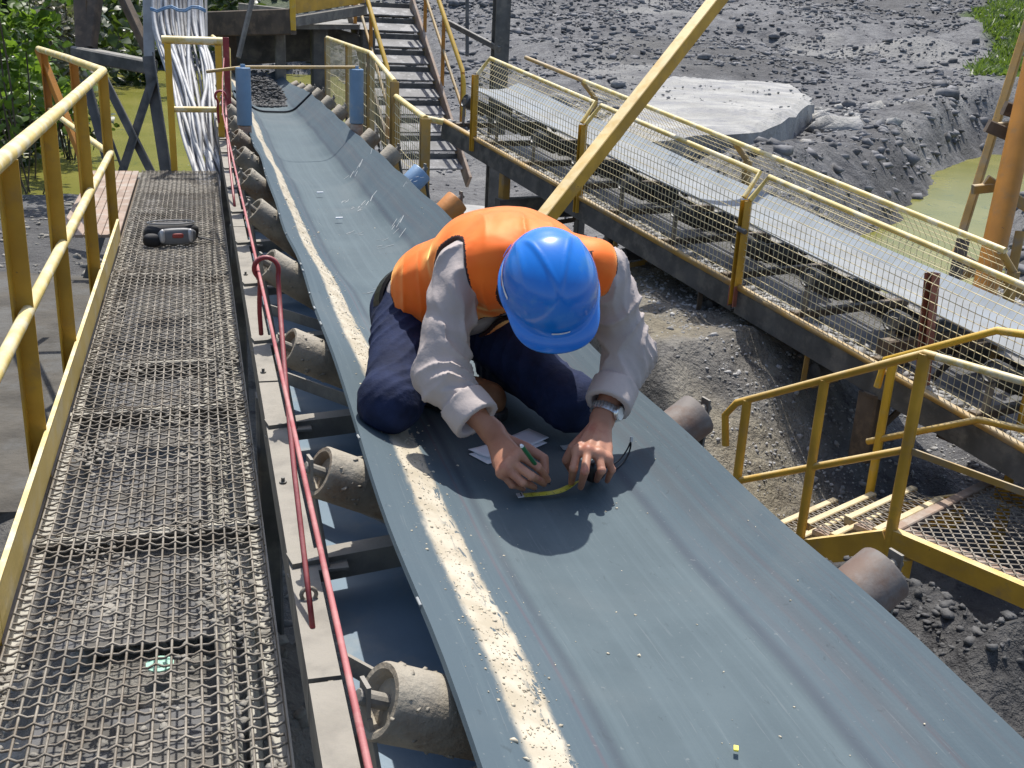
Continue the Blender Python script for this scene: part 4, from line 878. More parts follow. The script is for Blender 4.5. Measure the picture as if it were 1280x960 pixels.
fs_ = thing('stair', 'dusty dark steel stair with orange handrails leading up to the platform', 'stair', V(3.16, 14.8, 2.2))
SB = ath(537, 207, 2.0); RU = nrm(np.array([-.115, .99, 0])); SW = np.array([.99, .115, 0]); rise, run = .205, .25; NS = 10
def q_(s, w, u): return SB + RU * (s * run) + SW * w + np.array([0, 0, s * rise + u])
for s in range(NS):
    MB().beam(q_(s, -.46, 0) + RU * .10, q_(s, .46, 0) + RU * .10, .24, .022, up=np.array([0, -.40, .92])).build('tread', 'tread', fs_)
    MB().beam(q_(s, -.46, .02) + RU * .235, q_(s, .46, .02) + RU * .235, .008, rise * .98).build('riser', 'dark_steel', fs_)
for w, m_ in ((-.49, 'brown_steel'), (.49, 'plank')): MB().beam(q_(-.7, w, -.05), q_(NS, w, -.05), .04, .20).build('stringer', m_, fs_)
for w in (-.49, .53):
    rail([q_(.9, w, .42), q_(1.0, w, .80), q_(1.3, w, .92), q_(NS, w, .92)], .030, 'hand_rail', 'yellow_bright', fs_); rail([q_(1.0, w, .48), q_(NS, w, .48)], .02, 'mid_rail', 'ochre', fs_)
    for s in (1.2, 4.5, 7.8): MB().beam(q_(s, w, 0), q_(s, w, .92), .045, .045).build('post', 'orange_post', fs_)
cl = thing('columns', 'dark steel column standing in the rubble behind the second conveyor', 'column', np.array([3.9, 14.5, 0]))
q = atz(624, 84, 14.4); MB().channel(np.array([q[0], q[1], 0]), np.array([q[0], q[1], 4.5]), .20, .20, .02, up=(0, 1, 0)).build('shaft', 'dark_steel', cl); MB().beam(np.array([q[0], q[1], 0]), np.array([q[0], q[1], .1]), .35, .35, up=(0, 1, 0)).build('base_plate', 'dark_steel', cl); cl.name = 'steel_column'
o = MB().beam(atz(584, -10, 15.5), atz(584, 70, 15.5), .05, .05).build('thin_post', 'dark_steel'); tag(o, 'thin dark post right of the far stair', 'post')
o = MB().beam(atz(560, 28, 14.8), atz(625, 62, 14.2), .05, .07).build('dark_rail', 'dark_steel'); tag(o, 'dark slanting rail between the far stair and the steel column', 'rail')

# braced dark support behind the walkway end
xb = thing('braced_support', 'dark cross-braced steel support standing before the green pond', 'support', np.array([-.6, 11, 0]))
for a, b, w in (((131, 88), (196, 217), .085), ((197, 98), (157, 220), .085), ((113, 98), (147, 222), .10), ((193, 70), (216, 218), .12), ((133, 150), (158, 220), .03)):
    MB().angle(atz(*a, 10.9), atz(*b, 10.9) + nrm(atz(*b, 10.9) - atz(*a, 10.9)) * 1.2, w, .012, up=(0, -1, 0)).build('member', 'dark_steel', xb)
ub = thing('overhead_frame', 'dark overhead steel frame at the top left above the pond', 'frame', np.array([-1.5, 13, 0]))
for a, b, w in (((100, -15), (104, 62), .16), ((121, -15), (112, 60), .14), ((150, -12), (186, 66), .11), ((187, -15), (186, 80), .08)):
    MB().beam(atz(*a, 13), atz(*b, 13), w, w).build('member', 'brown_steel', ub)
MB().beam(atz(96, 66, 13), atz(190, 84, 12.6), .2, .16).build('beam', 'dark_steel', ub)
MB().beam(atz(185, -20, 12.2), atz(187, 82, 12.2), .12, .05).build('tray_side', 'tray', ub)

# cables
cb = thing('cable_bundle', 'hanging bundle of pale grey cables behind the yellow gate', 'cable bundle', np.array([.1, 10.8, 1]))
for i in range(46):
    u = rng.uniform(0, 1); px0 = 190 + 64 * u; b0 = 238 + 50 * np.clip(u + rng.normal(0, .18), 0, 1) * (.8); zt0 = rng.uniform(11.9, 12.4)
    mid = (lerp(px0, b0, .45) + rng.normal(0, 6), 95 + rng.normal(0, 8)); mid2 = (lerp(px0, b0, .75) + rng.normal(0, 7), 160 + rng.normal(0, 8))
    pts = [atz(px0, -25, zt0), atz(px0 + rng.normal(0, 2), 35, zt0 - .1), atz(*mid, zt0 - .5 + rng.normal(0, .05)), atz(*mid2, zt0 - 1.0 + rng.normal(0, .06)), atz(b0 + 6, 212 + rng.normal(0, 5), 10.7 + rng.normal(0, .05)), atz(b0 + 16, 236, 10.5)]
    MB().tube(chaikin(pts, 2), rng.uniform(.013, .023), 6).build('cable', 'cable', cb, smooth=True)
for py in (10, 12): MB().tube([atz(px, py + 3 * math.sin(px * .2), 11.75) for px in np.linspace(188, 257, 9)], .012, 6).build('tie', 'roller_blue', cb, smooth=True)
MB().beam(atz(257, -20, 12.4), atz(258, 62, 12.2), .03, .06).build('tray_side', 'tray', cb)
o = MB().beam(np.array([-.2, 10.4, 1.18]), np.array([-.2, 12.0, 1.12]), 1.1, .06).build('mud_deck', 'mud'); tag(o, 'muddy deck strip behind the gate where the cables land', 'deck')

# ------------------------------------------------------------------ vegetation
LV = np.array([(0, 0, 0), (.5, .38, .04), (.5, -.38, .04), (1.0, 0, -.12), (.25, .30, .03), (.25, -.30, .03), (.78, .22, -.03), (.78, -.22, -.03)])
LFc = [(0, 5, 4), (4, 5, 2, 1), (1, 2, 7, 6), (6, 7, 3)]
def leaves(n, centers, rad, size, flat=.8):
    ci = rng.integers(0, len(centers), n); d = rng.normal(0, 1, (n, 3)); d /= np.linalg.norm(d, axis=1)[:, None]
    pos = centers[ci] + d * (rng.random(n) ** .4)[:, None] * rad[ci][:, None] * np.array([1, 1, flat])
    dirv = d + rng.normal(0, .6, (n, 3)) + np.array([0, -.3, .1]); dirv /= np.linalg.norm(dirv, axis=1)[:, None]
    nr = rng.normal(0, .5, (n, 3)) + np.array([0, -.4, 1.0]); sd = np.cross(dirv, nr); sd /= np.linalg.norm(sd, axis=1)[:, None] + 1e-9; up = np.cross(sd, dirv)
    s = size * rng.uniform(.55, 1.35, n)[:, None, None]
    return (pos[:, None] + s * (LV[None, :, 0:1] * dirv[:, None] + LV[None, :, 1:2] * sd[:, None] + LV[None, :, 2:3] * up[:, None]))
def leafobj(name, v, m, par):
    n = len(v); loc = np.array(par['_loc']); mb = bpy.data.meshes.new(name); fs = []
    tri = np.array([(0, 5, 4), (4, 5, 2), (4, 2, 1), (1, 2, 7), (1, 7, 6), (6, 7, 3)]); fs = (tri[None] + (np.arange(n) * 8)[:, None, None]).reshape(-1, 3)
    vv = (v.reshape(-1, 3) - loc)
    mb.vertices.add(len(vv)); mb.vertices.foreach_set('co', vv.astype(np.float32).ravel()); mb.loops.add(len(fs) * 3); mb.loops.foreach_set('vertex_index', fs.astype(np.int32).ravel())
    mb.polygons.add(len(fs)); mb.polygons.foreach_set('loop_start', np.arange(0, len(fs) * 3, 3, dtype=np.int32)); mb.polygons.foreach_set('loop_total', np.full(len(fs), 3, np.int32)); mb.update(calc_edges=True)
    return finish(mb, name, m, par)
def bush(name, label, c, spread, nb, nl, size, m, rb=(.3, .7), stems=5, cat='bush', single=0):
    c = np.array(c, float); b = np.array([c[0], c[1], float(zt(c[0], c[1]))]); o = thing(name, label, cat, b)
    cs = c + rng.normal(0, 1, (nb, 3)) * np.array(spread); rd = rng.uniform(*rb, nb)
    lv = leaves(nl, cs, rd, size)
    if single:                                   # the leaves that show largest are leaves of their own
        dc = np.linalg.norm(lv[:, 3] - np.array([0, 0, CZ]), axis=1); od = np.argsort(dc); tri = [(0, 5, 4), (4, 5, 2), (4, 2, 1), (1, 2, 7), (1, 7, 6), (6, 7, 3)]
        for i_ in od[:single]: MB().add(lv[i_], tri).build('leaf', m, o)
        lv = lv[od[single:]]
    leafobj('foliage', lv, m, o)['kind'] = 'stuff'; mb = MB()
    for i in range(stems):
        e = cs[i % nb]; mb.tube(chaikin([b + rng.normal(0, .1, 3) * [1, 1, 0] - [0, 0, .2], lerp(b, e, .5) + rng.normal(0, .15, 3), e], 2), list(np.linspace(.05, .012, 9)) if False else .013, 6)
    mb.build('stem', 'bark', o); return o
bush('broad_leaf_bush', 'sunlit broad-leaved bush at the top left corner', atz(12, 45, 15.5), (.5, .5, .75), 16, 1250, .17, 'leaf', (.25, .55), 7, single=290)
bush('broad_leaf_bush', 'leafy shoots leaning over the handrail corner at the left', atz(22, 105, 17), (.28, .4, .45), 8, 480, .16, 'leaf', (.2, .4), 4, single=200)
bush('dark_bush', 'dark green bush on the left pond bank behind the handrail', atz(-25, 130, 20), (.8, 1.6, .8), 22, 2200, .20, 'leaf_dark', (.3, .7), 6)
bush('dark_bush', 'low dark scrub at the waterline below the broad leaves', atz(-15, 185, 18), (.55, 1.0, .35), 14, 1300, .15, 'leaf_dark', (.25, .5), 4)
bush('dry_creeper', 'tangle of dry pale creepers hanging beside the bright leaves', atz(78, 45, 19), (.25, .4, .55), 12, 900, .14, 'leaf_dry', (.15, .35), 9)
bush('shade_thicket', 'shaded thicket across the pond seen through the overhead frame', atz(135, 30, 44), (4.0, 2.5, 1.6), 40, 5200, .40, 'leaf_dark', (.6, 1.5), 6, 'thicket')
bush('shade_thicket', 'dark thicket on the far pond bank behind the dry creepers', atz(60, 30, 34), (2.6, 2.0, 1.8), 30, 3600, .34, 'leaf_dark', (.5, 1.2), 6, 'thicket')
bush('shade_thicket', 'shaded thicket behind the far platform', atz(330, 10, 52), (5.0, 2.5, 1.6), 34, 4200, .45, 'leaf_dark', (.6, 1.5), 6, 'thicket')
bush('pond_bush', 'single green bush behind the broad leaves at the left edge', atz(-45, 60, 24), (.8, 1.2, 1.2), 18, 2200, .24, 'leaf', (.4, .8), 5)
# grass on the hillside
n = 26000; y = rng.uniform(28, 60, n); x = y * rng.uniform(.78, .96, n); k = sst(.78, .80, x / y + .05 * fbm(x * .25, y * .25, 4, 74)) > rng.random(n); x, y = x[k], y[k]
b = np.stack([x, y, zt(x, y)], -1); hgt = rng.uniform(.08, .30, len(x)); a = rng.uniform(0, 6.28, len(x)); w = np.stack([np.cos(a), np.sin(a), 0 * a], -1) * .05
v = np.stack([b - w, b + w, b + np.stack([rng.normal(0, .15, len(x)), rng.normal(0, .15, len(x)), hgt], -1)], 1).reshape(-1, 3)
me = bpy.data.meshes.new('grass'); me.from_pydata(v.tolist(), [], [(3 * i, 3 * i + 1, 3 * i + 2) for i in range(len(x))]); o = finish(me, 'grass', 'grass'); tag(o, 'bright green grass on the slope at the top right corner', 'grass', kind='stuff')
# ------------------------------------------------------------------ the worker: shapes as smooth distance fields, meshed with surface nets
def cap(P, a, b, ra, rb):
    a = np.asarray(a, np.float32); b = np.asarray(b, np.float32); ba = b - a; t = np.clip(((P - a) @ ba) / (ba @ ba), 0, 1)
    return np.linalg.norm(P - a - t[..., None] * ba, axis=-1) - (ra + (rb - ra) * t)
def ell(P, c, r, F):
    q = (P - np.asarray(c, np.float32)) @ np.asarray(F, np.float32).T; r = np.asarray(r, np.float32)
    k0 = np.linalg.norm(q / r, axis=-1); k1 = np.linalg.norm(q / (r * r), axis=-1) + 1e-9; return k0 * (k0 - 1) / k1
def smin(a, b, k): h = np.clip(.5 + .5 * (b - a) / k, 0, 1); return b + (a - b) * h - k * h * (1 - h)
def smax(a, b, k): return -smin(-a, -b, k)
def nets(fn, lo, hi, s):
    lo = np.array(lo, np.float32); n = np.ceil((np.array(hi) - lo) / s).astype(int) + 1
    ax = [lo[i] + np.arange(n[i], dtype=np.float32) * s for i in range(3)]; G = np.stack(np.meshgrid(*ax, indexing='ij'), -1)
    D = np.empty(n, np.float32)
    for i in range(0, n[0], 24): D[i:i + 24] = fn(G[i:i + 24])
    I = D < 0; off = [(i, j, k) for i in (0, 1) for j in (0, 1) for k in (0, 1)]
    cs = sum(I[o[0]:n[0] - 1 + o[0], o[1]:n[1] - 1 + o[1], o[2]:n[2] - 1 + o[2]].astype(np.int8) for o in off)
    act = (cs > 0) & (cs < 8); c = np.argwhere(act); vid = -np.ones(act.shape, np.int64); vid[act] = np.arange(len(c))
    acc = np.zeros((len(c), 3)); cnt = np.zeros(len(c))
    for a in off:
        for d in range(3):
            if a[d]: continue
            b = list(a); b[d] = 1; da = D[c[:, 0] + a[0], c[:, 1] + a[1], c[:, 2] + a[2]]; db = D[c[:, 0] + b[0], c[:, 1] + b[1], c[:, 2] + b[2]]
            x = (da < 0) != (db < 0); t = np.where(x, da / (da - db + 1e-12), 0); p = np.tile(np.array(a, float), (len(c), 1)); p[:, d] += t
            acc += p * x[:, None]; cnt += x
    v = lo + s * (c + acc / np.maximum(cnt, 1)[:, None]); fs = []
    for d in range(3):
        e = [1, 2, 0][d]; g = [2, 0, 1][d]; sl0 = [slice(None)] * 3; sl1 = [slice(None)] * 3; sl0[d] = slice(0, -1); sl1[d] = slice(1, None)
        A0 = I[tuple(sl0)]; A1 = I[tuple(sl1)]; ch = np.argwhere(A0 != A1); ok = (ch[:, e] > 0) & (ch[:, g] > 0) & (ch[:, e] < n[e] - 1) & (ch[:, g] < n[g] - 1); ch = ch[ok]
        fl = A0[ch[:, 0], ch[:, 1], ch[:, 2]]; q = []
        for (de, dg) in ((0, 0), (1, 0), (1, 1), (0, 1)):
            k = ch.copy(); k[:, e] -= 1 - de; k[:, g] -= 1 - dg; q.append(vid[k[:, 0], k[:, 1], k[:, 2]])
        q = np.stack(q, -1); q[~fl] = q[~fl][:, ::-1]; fs.append(q)
    return v, np.concatenate(fs)
def sdfobj(name, parts, mats, parent, matfn=None):
    """parts: list of (fn, lo, hi, step)"""
    vs = []; fs = []; n = 0
    for fn, lo, hi, s in parts:
        v, f = nets(fn, lo, hi, s); vs.append(v); fs.append(f + n); n += len(v)
    v = np.concatenate(vs); f = np.concatenate(fs); f = f[(f >= 0).all(1)]; me = bpy.data.meshes.new(name)
    vv = v - np.array(parent['_loc'])
    me.vertices.add(len(v)); me.vertices.foreach_set('co', vv.astype(np.float32).ravel()); me.loops.add(len(f) * 4); me.loops.foreach_set('vertex_index', f.astype(np.int32).ravel())
    me.polygons.add(len(f)); me.polygons.foreach_set('loop_start', np.arange(0, len(f) * 4, 4, dtype=np.int32)); me.polygons.foreach_set('loop_total', np.full(len(f), 4, np.int32)); me.update(calc_edges=True)
    mi = matfn(v[f].mean(1)) if matfn else None
    return finish(me, name, mats, parent, mi, True)
def n3(P, s, seed=0):
    """smooth pseudo noise -1..1"""
    x, y, z = P[..., 0] * s, P[..., 1] * s, P[..., 2] * s; a = seed * 1.7
    return (np.sin(x * 1.9 + 1.3 * np.sin(y * 1.3 + a) + a) + np.sin(y * 2.1 + 1.2 * np.sin(z * 1.7 + a * 2) + 2 * a) + np.sin(z * 2.3 + 1.4 * np.sin(x * 1.1 - a) - a)) / 3

man = thing('person', 'man in blue hard hat, orange vest and dark jeans kneeling on the belt, writing', 'person', V(.68, 2.6, 1.06))
PE = V(.625, 2.90, .835); WA = V(.665, 2.77, .735); CH = V(.735, 2.575, .622); UP = V(.757, 2.425, .592)
SR = V(.580, 2.440, .600); SL = V(.925, 2.345, .590); ER = V(.520, 2.335, .835); WR = V(.618, 2.172, .946); EL = V(.995, 2.325, .800); WL = V(.877, 2.185, .925)
HD = V(.735, 2.20, .585); NK = V(.752, 2.36, .578)
LAT = nrm(SL - SR); AX = nrm(UP - PE); LAT = nrm(LAT - AX * (LAT @ AX)); BK = np.cross(LAT, AX); 
if BK[2] < 0: BK = -BK
TF = np.stack([LAT, AX, BK])                      # torso frame rows: lateral, along, back
HR = V(.545, 2.88, .845); HL = V(.725, 2.92, .85); KR = V(.418, 2.435, .943); KL = V(.905, 2.455, .975); AR = V(.575, 2.80, .985); AL = V(.80, 2.86, .985)
# helmet frame
HU = nrm(np.array([-.16, -.66, .73])); HF = np.array([-.02, -.76, -.65]); HF = nrm(HF - HU * (HF @ HU)); HX = np.cross(HF, HU)

def torso(P, g=0.):
    d = ell(P, PE, (.165 + g, .125 + g, .125 + g), TF); d = smin(d, ell(P, WA, (.168 + g, .16 + g, .124 + g), TF), .08)
    d = smin(d, ell(P, CH, (.180 + g, .17 + g, .124 + g), TF), .07); d = smin(d, ell(P, UP, (.165 + g, .10 + g, .085 + g), TF), .06)
    d = smin(d, cap(P, SR + LAT * .05, SL - LAT * .05, .057 + g, .057 + g), .06); return d
# ---- body: skin (head, neck, trunk, limbs) with fine hands in the same mesh
def hand(P, J, pr=.0165):
    w = J['w']; d = None
    for f in ('i', 'm', 'r', 'p'):
        a, b, c = J[f]; r0 = .0098 if f != 'p' else .0086
        m = lerp(b, c, .5) + np.array([0, 0, .002])
        q = np.minimum(np.minimum(cap(P, a, b, r0 + .0006, r0), cap(P, b, m, r0 * 1.02, r0 * .9)), cap(P, m, c, r0 * .92, r0 * .74))
        q = np.minimum(q, np.linalg.norm(P - b.astype(np.float32), axis=-1) - r0 * 1.10)          # knuckle
        d = q if d is None else smin(d, q, .0035)
    t = J['t']; q = np.minimum(np.minimum(cap(P, t[0], t[1], .0155, .0125), cap(P, t[1], t[2], .0118, .0110)), cap(P, t[2], t[3], .0110, .0085))
    pal = None
    for f, k in (('i', .62), ('m', .3), ('r', -.1), ('p', -.5)):
        a = J[f][0]; s = w + J['ac'] * .011 * k; qq = cap(P, s, a, .0165, .0125); pal = qq if pal is None else smin(pal, qq, .012)
    for a, b in (('i', 'm'), ('m', 'r'), ('r', 'p')): pal = smin(pal, cap(P, J[a][0], J[b][0], .0118, .0118), .008)
    pal = smin(pal, cap(P, lerp(w, J['m'][0], .35) - np.array([0, 0, .006]), lerp(w, J['p'][0], .7) - np.array([0, 0, .008]), .015, .013), .012)
    d = smin(smin(d, pal, .007), q, .009)
    for f in ('i', 'm', 'r', 'p'): d = smin(d, np.linalg.norm(P - (J[f][0] + np.array([0, 0, .004])).astype(np.float32), axis=-1) - .0105, .006)
    # extensor tendons on the back of the hand
    for f in ('i', 'm', 'r'): d = smin(d, cap(P, lerp(w, J[f][0], .35) + np.array([0, 0, .0115]), J[f][0] + np.array([0, 0, .009]), .0025, .0035), .006)
    return smin(d, cap(P, w, J['e'], .0270, .038), .02)
def hj(px, py, h): return ath(px, py, h)
RH = dict(w=hj(616, 541, .952), e=ER, i=(hj(648, 568, .958), hj(672, 584, .985), hj(685, 600, 1.032)), m=(hj(639, 577, .966), hj(664, 595, .992), hj(680, 605, 1.042)),
          r=(hj(632, 585, .978), hj(653, 603, 1.008), hj(668, 609, 1.047)), p=(hj(627, 591, .992), hj(640, 606, 1.022), hj(654, 611, 1.050)),
          t=(hj(628, 548, .962), hj(659, 560, .975), hj(680, 573, .992), hj(682, 590, 1.018)))
LH = dict(w=hj(753, 524, .925), e=EL, i=(hj(722, 564, .950), hj(717, 585, .978), hj(714, 604, 1.043)), m=(hj(735, 564, .945), hj(731, 589, .972), hj(726, 609, 1.043)),
          r=(hj(748, 568, .952), hj(752, 588, .978), hj(746, 600, 1.040)), p=(hj(759, 574, .965), hj(765, 587, .992), hj(759, 601, 1.046)),
          t=(hj(737, 540, .945), hj(716, 560, .968), hj(708, 575, 1.0), hj(714, 588, 1.040)))
for J in (RH, LH): J['ac'] = nrm(J['i'][0] - J['p'][0])
def bodyfn(P):
    d = torso(P, -.016); d = smin(d, cap(P, NK, HD, .058, .06), .03)
    hc = HD - HU * .035; HFm = np.stack([HX, HF, HU]); d2 = ell(P, hc, (.076, .098, .100), HFm); d2 = smin(d2, ell(P, hc + HF * .03 - HU * .075, (.056, .062, .055), HFm), .03)
    d2 = smin(d2, cap(P, hc + HF * .092 - HU * .02, hc + HF * .113 - HU * .055, .009, .014), .012)                       # nose
    for s in (-1, 1):
        d2 = smin(d2, ell(P, hc + HX * s * .078 - HU * .035, (.011, .018, .030), HFm), .008)                              # ears
        d2 = smax(d2, -ell(P, hc + HX * s * .033 + HF * .097 - HU * .018, (.017, .010, .009), HFm), .008)                 # eye sockets
        d2 = np.minimum(d2, ell(P, hc + HX * s * .033 + HF * .083 - HU * .018, (.012, .012, .011), HFm))                  # eyes
    d2 = smax(d2, -ell(P, hc + HF * .100 - HU * .088, (.024, .010, .003), HFm), .004); d = smin(d, d2, .02)               # mouth
    for a, b, c, r in ((SR, ER, WR, .046), (SL, EL, WL, .046)): d = smin(d, smin(cap(P, a, b, r, .039), cap(P, b, lerp(b, c, .45), .039, .034), .02), .03)
    for a, b, c, r in ((HR, KR, AR, .078), (HL, KL, AL, .078)): d = smin(d, smin(cap(P, a, b, r, .050), cap(P, b, c, .050, .036), .02), .03)
    return d
def box_of(J, m=.03):
    pts = np.array([p for f in 'imrp' for p in J[f]] + list(J['t']) + [J['w']]); return pts.min(0) - m, pts.max(0) + m
def forearm(J):
    def fn(P):
        d = hand(P, J); ax = nrm(J['e'] - J['w']).astype(np.float32); return np.maximum(d, (P - J['w'].astype(np.float32)) @ ax - .15)
    return fn
parts = [(bodyfn, (.25, 2.0, CZ - 1.12), (1.06, 3.08, CZ - .40), .0095)]
for J in (RH, LH):
    lo, hi = box_of(J); e = J['w'] + nrm(J['e'] - J['w']) * .15; lo = np.minimum(lo, e - .05); hi = np.maximum(hi, e + .05); parts.append((forearm(J), lo, hi, .0021))
def bodymat(c): 
    q = c - HD; return np.where((q @ HU > -.01) & (np.linalg.norm(q, axis=1) < .13), 1, 0)
body = sdfobj('body', parts, ['skin', 'hair'], man, bodymat)
# finger nails
for J in (RH, LH):
    mb = MB()
    for f in 'imrp':
        b, c = J[f][1], J[f][2]; d = nrm(c - b); up = nrm(np.array([0, -.6, .8]) - d * (np.array([0, -.6, .8]) @ d)); q = c - d * .003 + up * .0066
        sd = np.cross(d, up); mb.add([q - d * .006 + sd * .0045, q - d * .006 - sd * .0045, q + d * .005 - sd * .004 - up * .0015, q + d * .005 + sd * .004 - up * .0015, q + up * .0012], [(0, 1, 4), (1, 2, 4), (2, 3, 4), (3, 0, 4)])
    mb.build('fingernails', 'nail', man)

# ---- shirt
FR = lerp(ER, WR, .60); FL = lerp(EL, WL, .64)
def sleeve(P, s, e, c, r0, r1, r2, sd):
    d = smin(cap(P, s, e, r0, r1), cap(P, e, c, r1, r2), .03)
    u = nrm(e - s); q = P - s.astype(np.float32); t = q @ u.astype(np.float32); L = np.linalg.norm(e - s); v = nrm(c - e); t2 = (P - e.astype(np.float32)) @ v.astype(np.float32)
    # folds ring the elbow and run slantwise down the upper arm
    m1 = np.exp(-((t - L * .95) / .085) ** 2); x = n3(P, 14, sd); y = n3(P, 30, sd + 3)
    fo = np.sin(t * 105 + 46 * (q @ BK.astype(np.float32)) + 5 * x + 1.5 * y); d = d - .0075 * m1 * (np.clip(fo, 0, 1) ** 1.6 - .35) * np.clip(.35 + 1.1 * n3(P, 9, sd + 5), 0, 1)
    d = d + .0042 * np.exp(-((t - .06) / .09) ** 2) * np.sin(62 * (P @ nrm(u + .8 * LAT).astype(np.float32)) + 3.5 * x)
    d = d - .0062 * np.exp(-((t2 - .07) / .06) ** 2) * (np.clip(np.sin(t2 * 120 - 60 * (q @ LAT.astype(np.float32)) + 4 * n3(P, 15, sd + 2)), 0, 1) ** 1.5 - .3) * np.clip(.5 + 1.2 * n3(P, 10, sd + 9), 0, 1) + .0028 * n3(P, 22, sd + 7) + .0014 * n3(P, 55, sd)
    ph = 62 * t + 48 * (q @ BK.astype(np.float32)) + 4.5 * n3(P, 9, sd + 21); ph2 = 70 * t2 - 60 * (q @ LAT.astype(np.float32)) + 4 * n3(P, 10, sd + 23)
    d = d - .0125 * ((1 - np.abs(np.sin(ph))) ** 1.7 - .25) * np.clip(.5 + 1.2 * n3(P, 7, sd + 25), 0, 1) - .0115 * ((1 - np.abs(np.sin(ph2))) ** 1.7 - .25) * np.clip(.55 + 1.2 * n3(P, 8, sd + 27), 0, 1)
    cf = nrm(c - e); tt = (P - c.astype(np.float32)) @ cf.astype(np.float32); rad = np.linalg.norm(P - c.astype(np.float32) - tt[..., None] * cf.astype(np.float32), axis=-1)
    cuff = np.maximum(np.abs(tt + .012) - .030, np.abs(rad - (r2 + .0035)) - .0055) - .003 + .0022 * n3(P, 40, sd + 4); d = smin(d, cuff, .006)
    inner = np.minimum(cap(P, lerp(e, c, .4), c + cf * .06, r1 - .012, r2 - .007), 9); return np.maximum(smax(d, -np.maximum(inner, -(tt + .022)), .004), tt - .020)
def shirtfn(P):
    d = torso(P, .004) + .004 * n3(P, 20, 1) + .002 * n3(P, 48, 2)
    d = np.maximum(d, -((P - (PE - AX * .055).astype(np.float32)) @ AX.astype(np.float32)))
    d = smin(d, sleeve(P, SR, ER, FR, .060, .060, .047, 1), .02); d = smin(d, sleeve(P, SL, EL, FL, .060, .060, .046, 2), .02)
    d = smin(d, cap(P, NK - AX * .02, NK + AX * .025, .072, .066), .02); return np.maximum(d, -cap(P, NK - AX * .05, HD + HF * .1, .060, .066))
sdfobj('shirt', [(shirtfn, (.38, 2.02, CZ - 1.02), (1.10, 3.08, CZ - .40), .0050)], ['shirt'], man)

# ---- vest
armR = lambda P: cap(P, SR - LAT * .045 - AX * .01, ER - LAT * .03, .080, .076); armL = lambda P: cap(P, SL + LAT * .040 - AX * .01, EL + LAT * .03, .080, .076)
nkc = lambda P: cap(P, NK - AX * .045 - BK * .02, HD + HF * .12, .075, .090)
HEM = PE + AX * .070
def vestcut(P):
    c = np.maximum(-armR(P), -armL(P)); c = np.maximum(c, -nkc(P)); c = np.maximum(c, -((P - HEM.astype(np.float32)) @ nrm(AX + .18 * LAT).astype(np.float32)))
    fr = (P - CH.astype(np.float32)) @ (-BK).astype(np.float32); lt = (P - CH.astype(np.float32)) @ LAT.astype(np.float32)
    return np.maximum(c, np.minimum(fr - .05, .03 - np.abs(lt - .02)))     # open down the front
def vestd(P):
    q = P - CH.astype(np.float32); la = q @ LAT.astype(np.float32); al = q @ AX.astype(np.float32)
    fold = .0045 * np.sin(34 * la + 2.4 * np.sin(9 * al + 1) + 2.5 * n3(P, 7, 4)) * sst(-.02, .13, al + .1 * np.abs(la)) + .003 * np.sin(40 * (al * .6 + la) + 3 * n3(P, 9, 6)) * sst(-.02, -.16, al)
    cre = .009 * (1 - np.abs(np.sin(36 * la + .9 + 1.2 * np.sin(8 * al) + 2.2 * n3(P, 6, 31)))) ** 3 * sst(.0, .14, al + .3 * np.abs(la)) * np.clip(.5 + n3(P, 9, 35), 0, 1) + .0045 * (1 - np.abs(np.sin(42 * (al * .8 + la) + 2 * n3(P, 7, 33)))) ** 2.2 * sst(.0, -.10, al) * np.clip(.4 + n3(P, 8, 37), 0, 1)
    return torso(P, .017) + fold * .5 - cre + .003 * n3(P, 16, 8) + .0012 * n3(P, 50, 3)
def vestfn(P): d = vestd(P); return smax(np.maximum(d, -(d + .011)), vestcut(P), .007)
def vestmat(c): return np.where(vestcut(c.astype(np.float32)) > -.0105, 1, 0)
sdfobj('safety_vest', [(vestfn, (.40, 2.10, CZ - .95), (1.04, 3.05, CZ - .44), .0042)], ['vest', 'binding'], man, vestmat)

# ---- jeans, belt, boots
def jeansfn(P):
    d = np.maximum(ell(P, PE - AX * .035, (.172, .115, .128), TF), (P - (PE + AX * .035).astype(np.float32)) @ AX.astype(np.float32))
    for h, k, a, sd in ((HR, KR, AR, 11), (HL, KL, AL, 13)):
        q = smin(cap(P, h, k, .100, .066), cap(P, k, a, .064, .058), .03); q = smin(q, np.linalg.norm(P - (k + np.array([0, .02, .006])).astype(np.float32), axis=-1) - .072, .03); u = nrm(k - h); t = (P - h.astype(np.float32)) @ u.astype(np.float32); L = np.linalg.norm(k - h)
        lt_ = (P - h.astype(np.float32)) @ LAT.astype(np.float32); q = q + -.0065 * (1 - np.abs(np.sin(58 * t + 50 * lt_ + 4 * n3(P, 7, sd)))) ** 2 * np.clip(.4 + n3(P, 6, sd + 2), 0, 1) + .0025 * n3(P, 24, sd)
        d = smin(d, q, .045)
    X = P[..., 0]
    bz = CZ - np.interp(X, beltpts(2.5)[:, 0], beltpts(2.5)[:, 1]) + .002
    return np.maximum(d, bz - P[..., 2])
sdfobj('jeans', [(jeansfn, (.30, 2.30, CZ - 1.08), (1.03, 3.10, CZ - .60), .006)], ['jeans'], man)
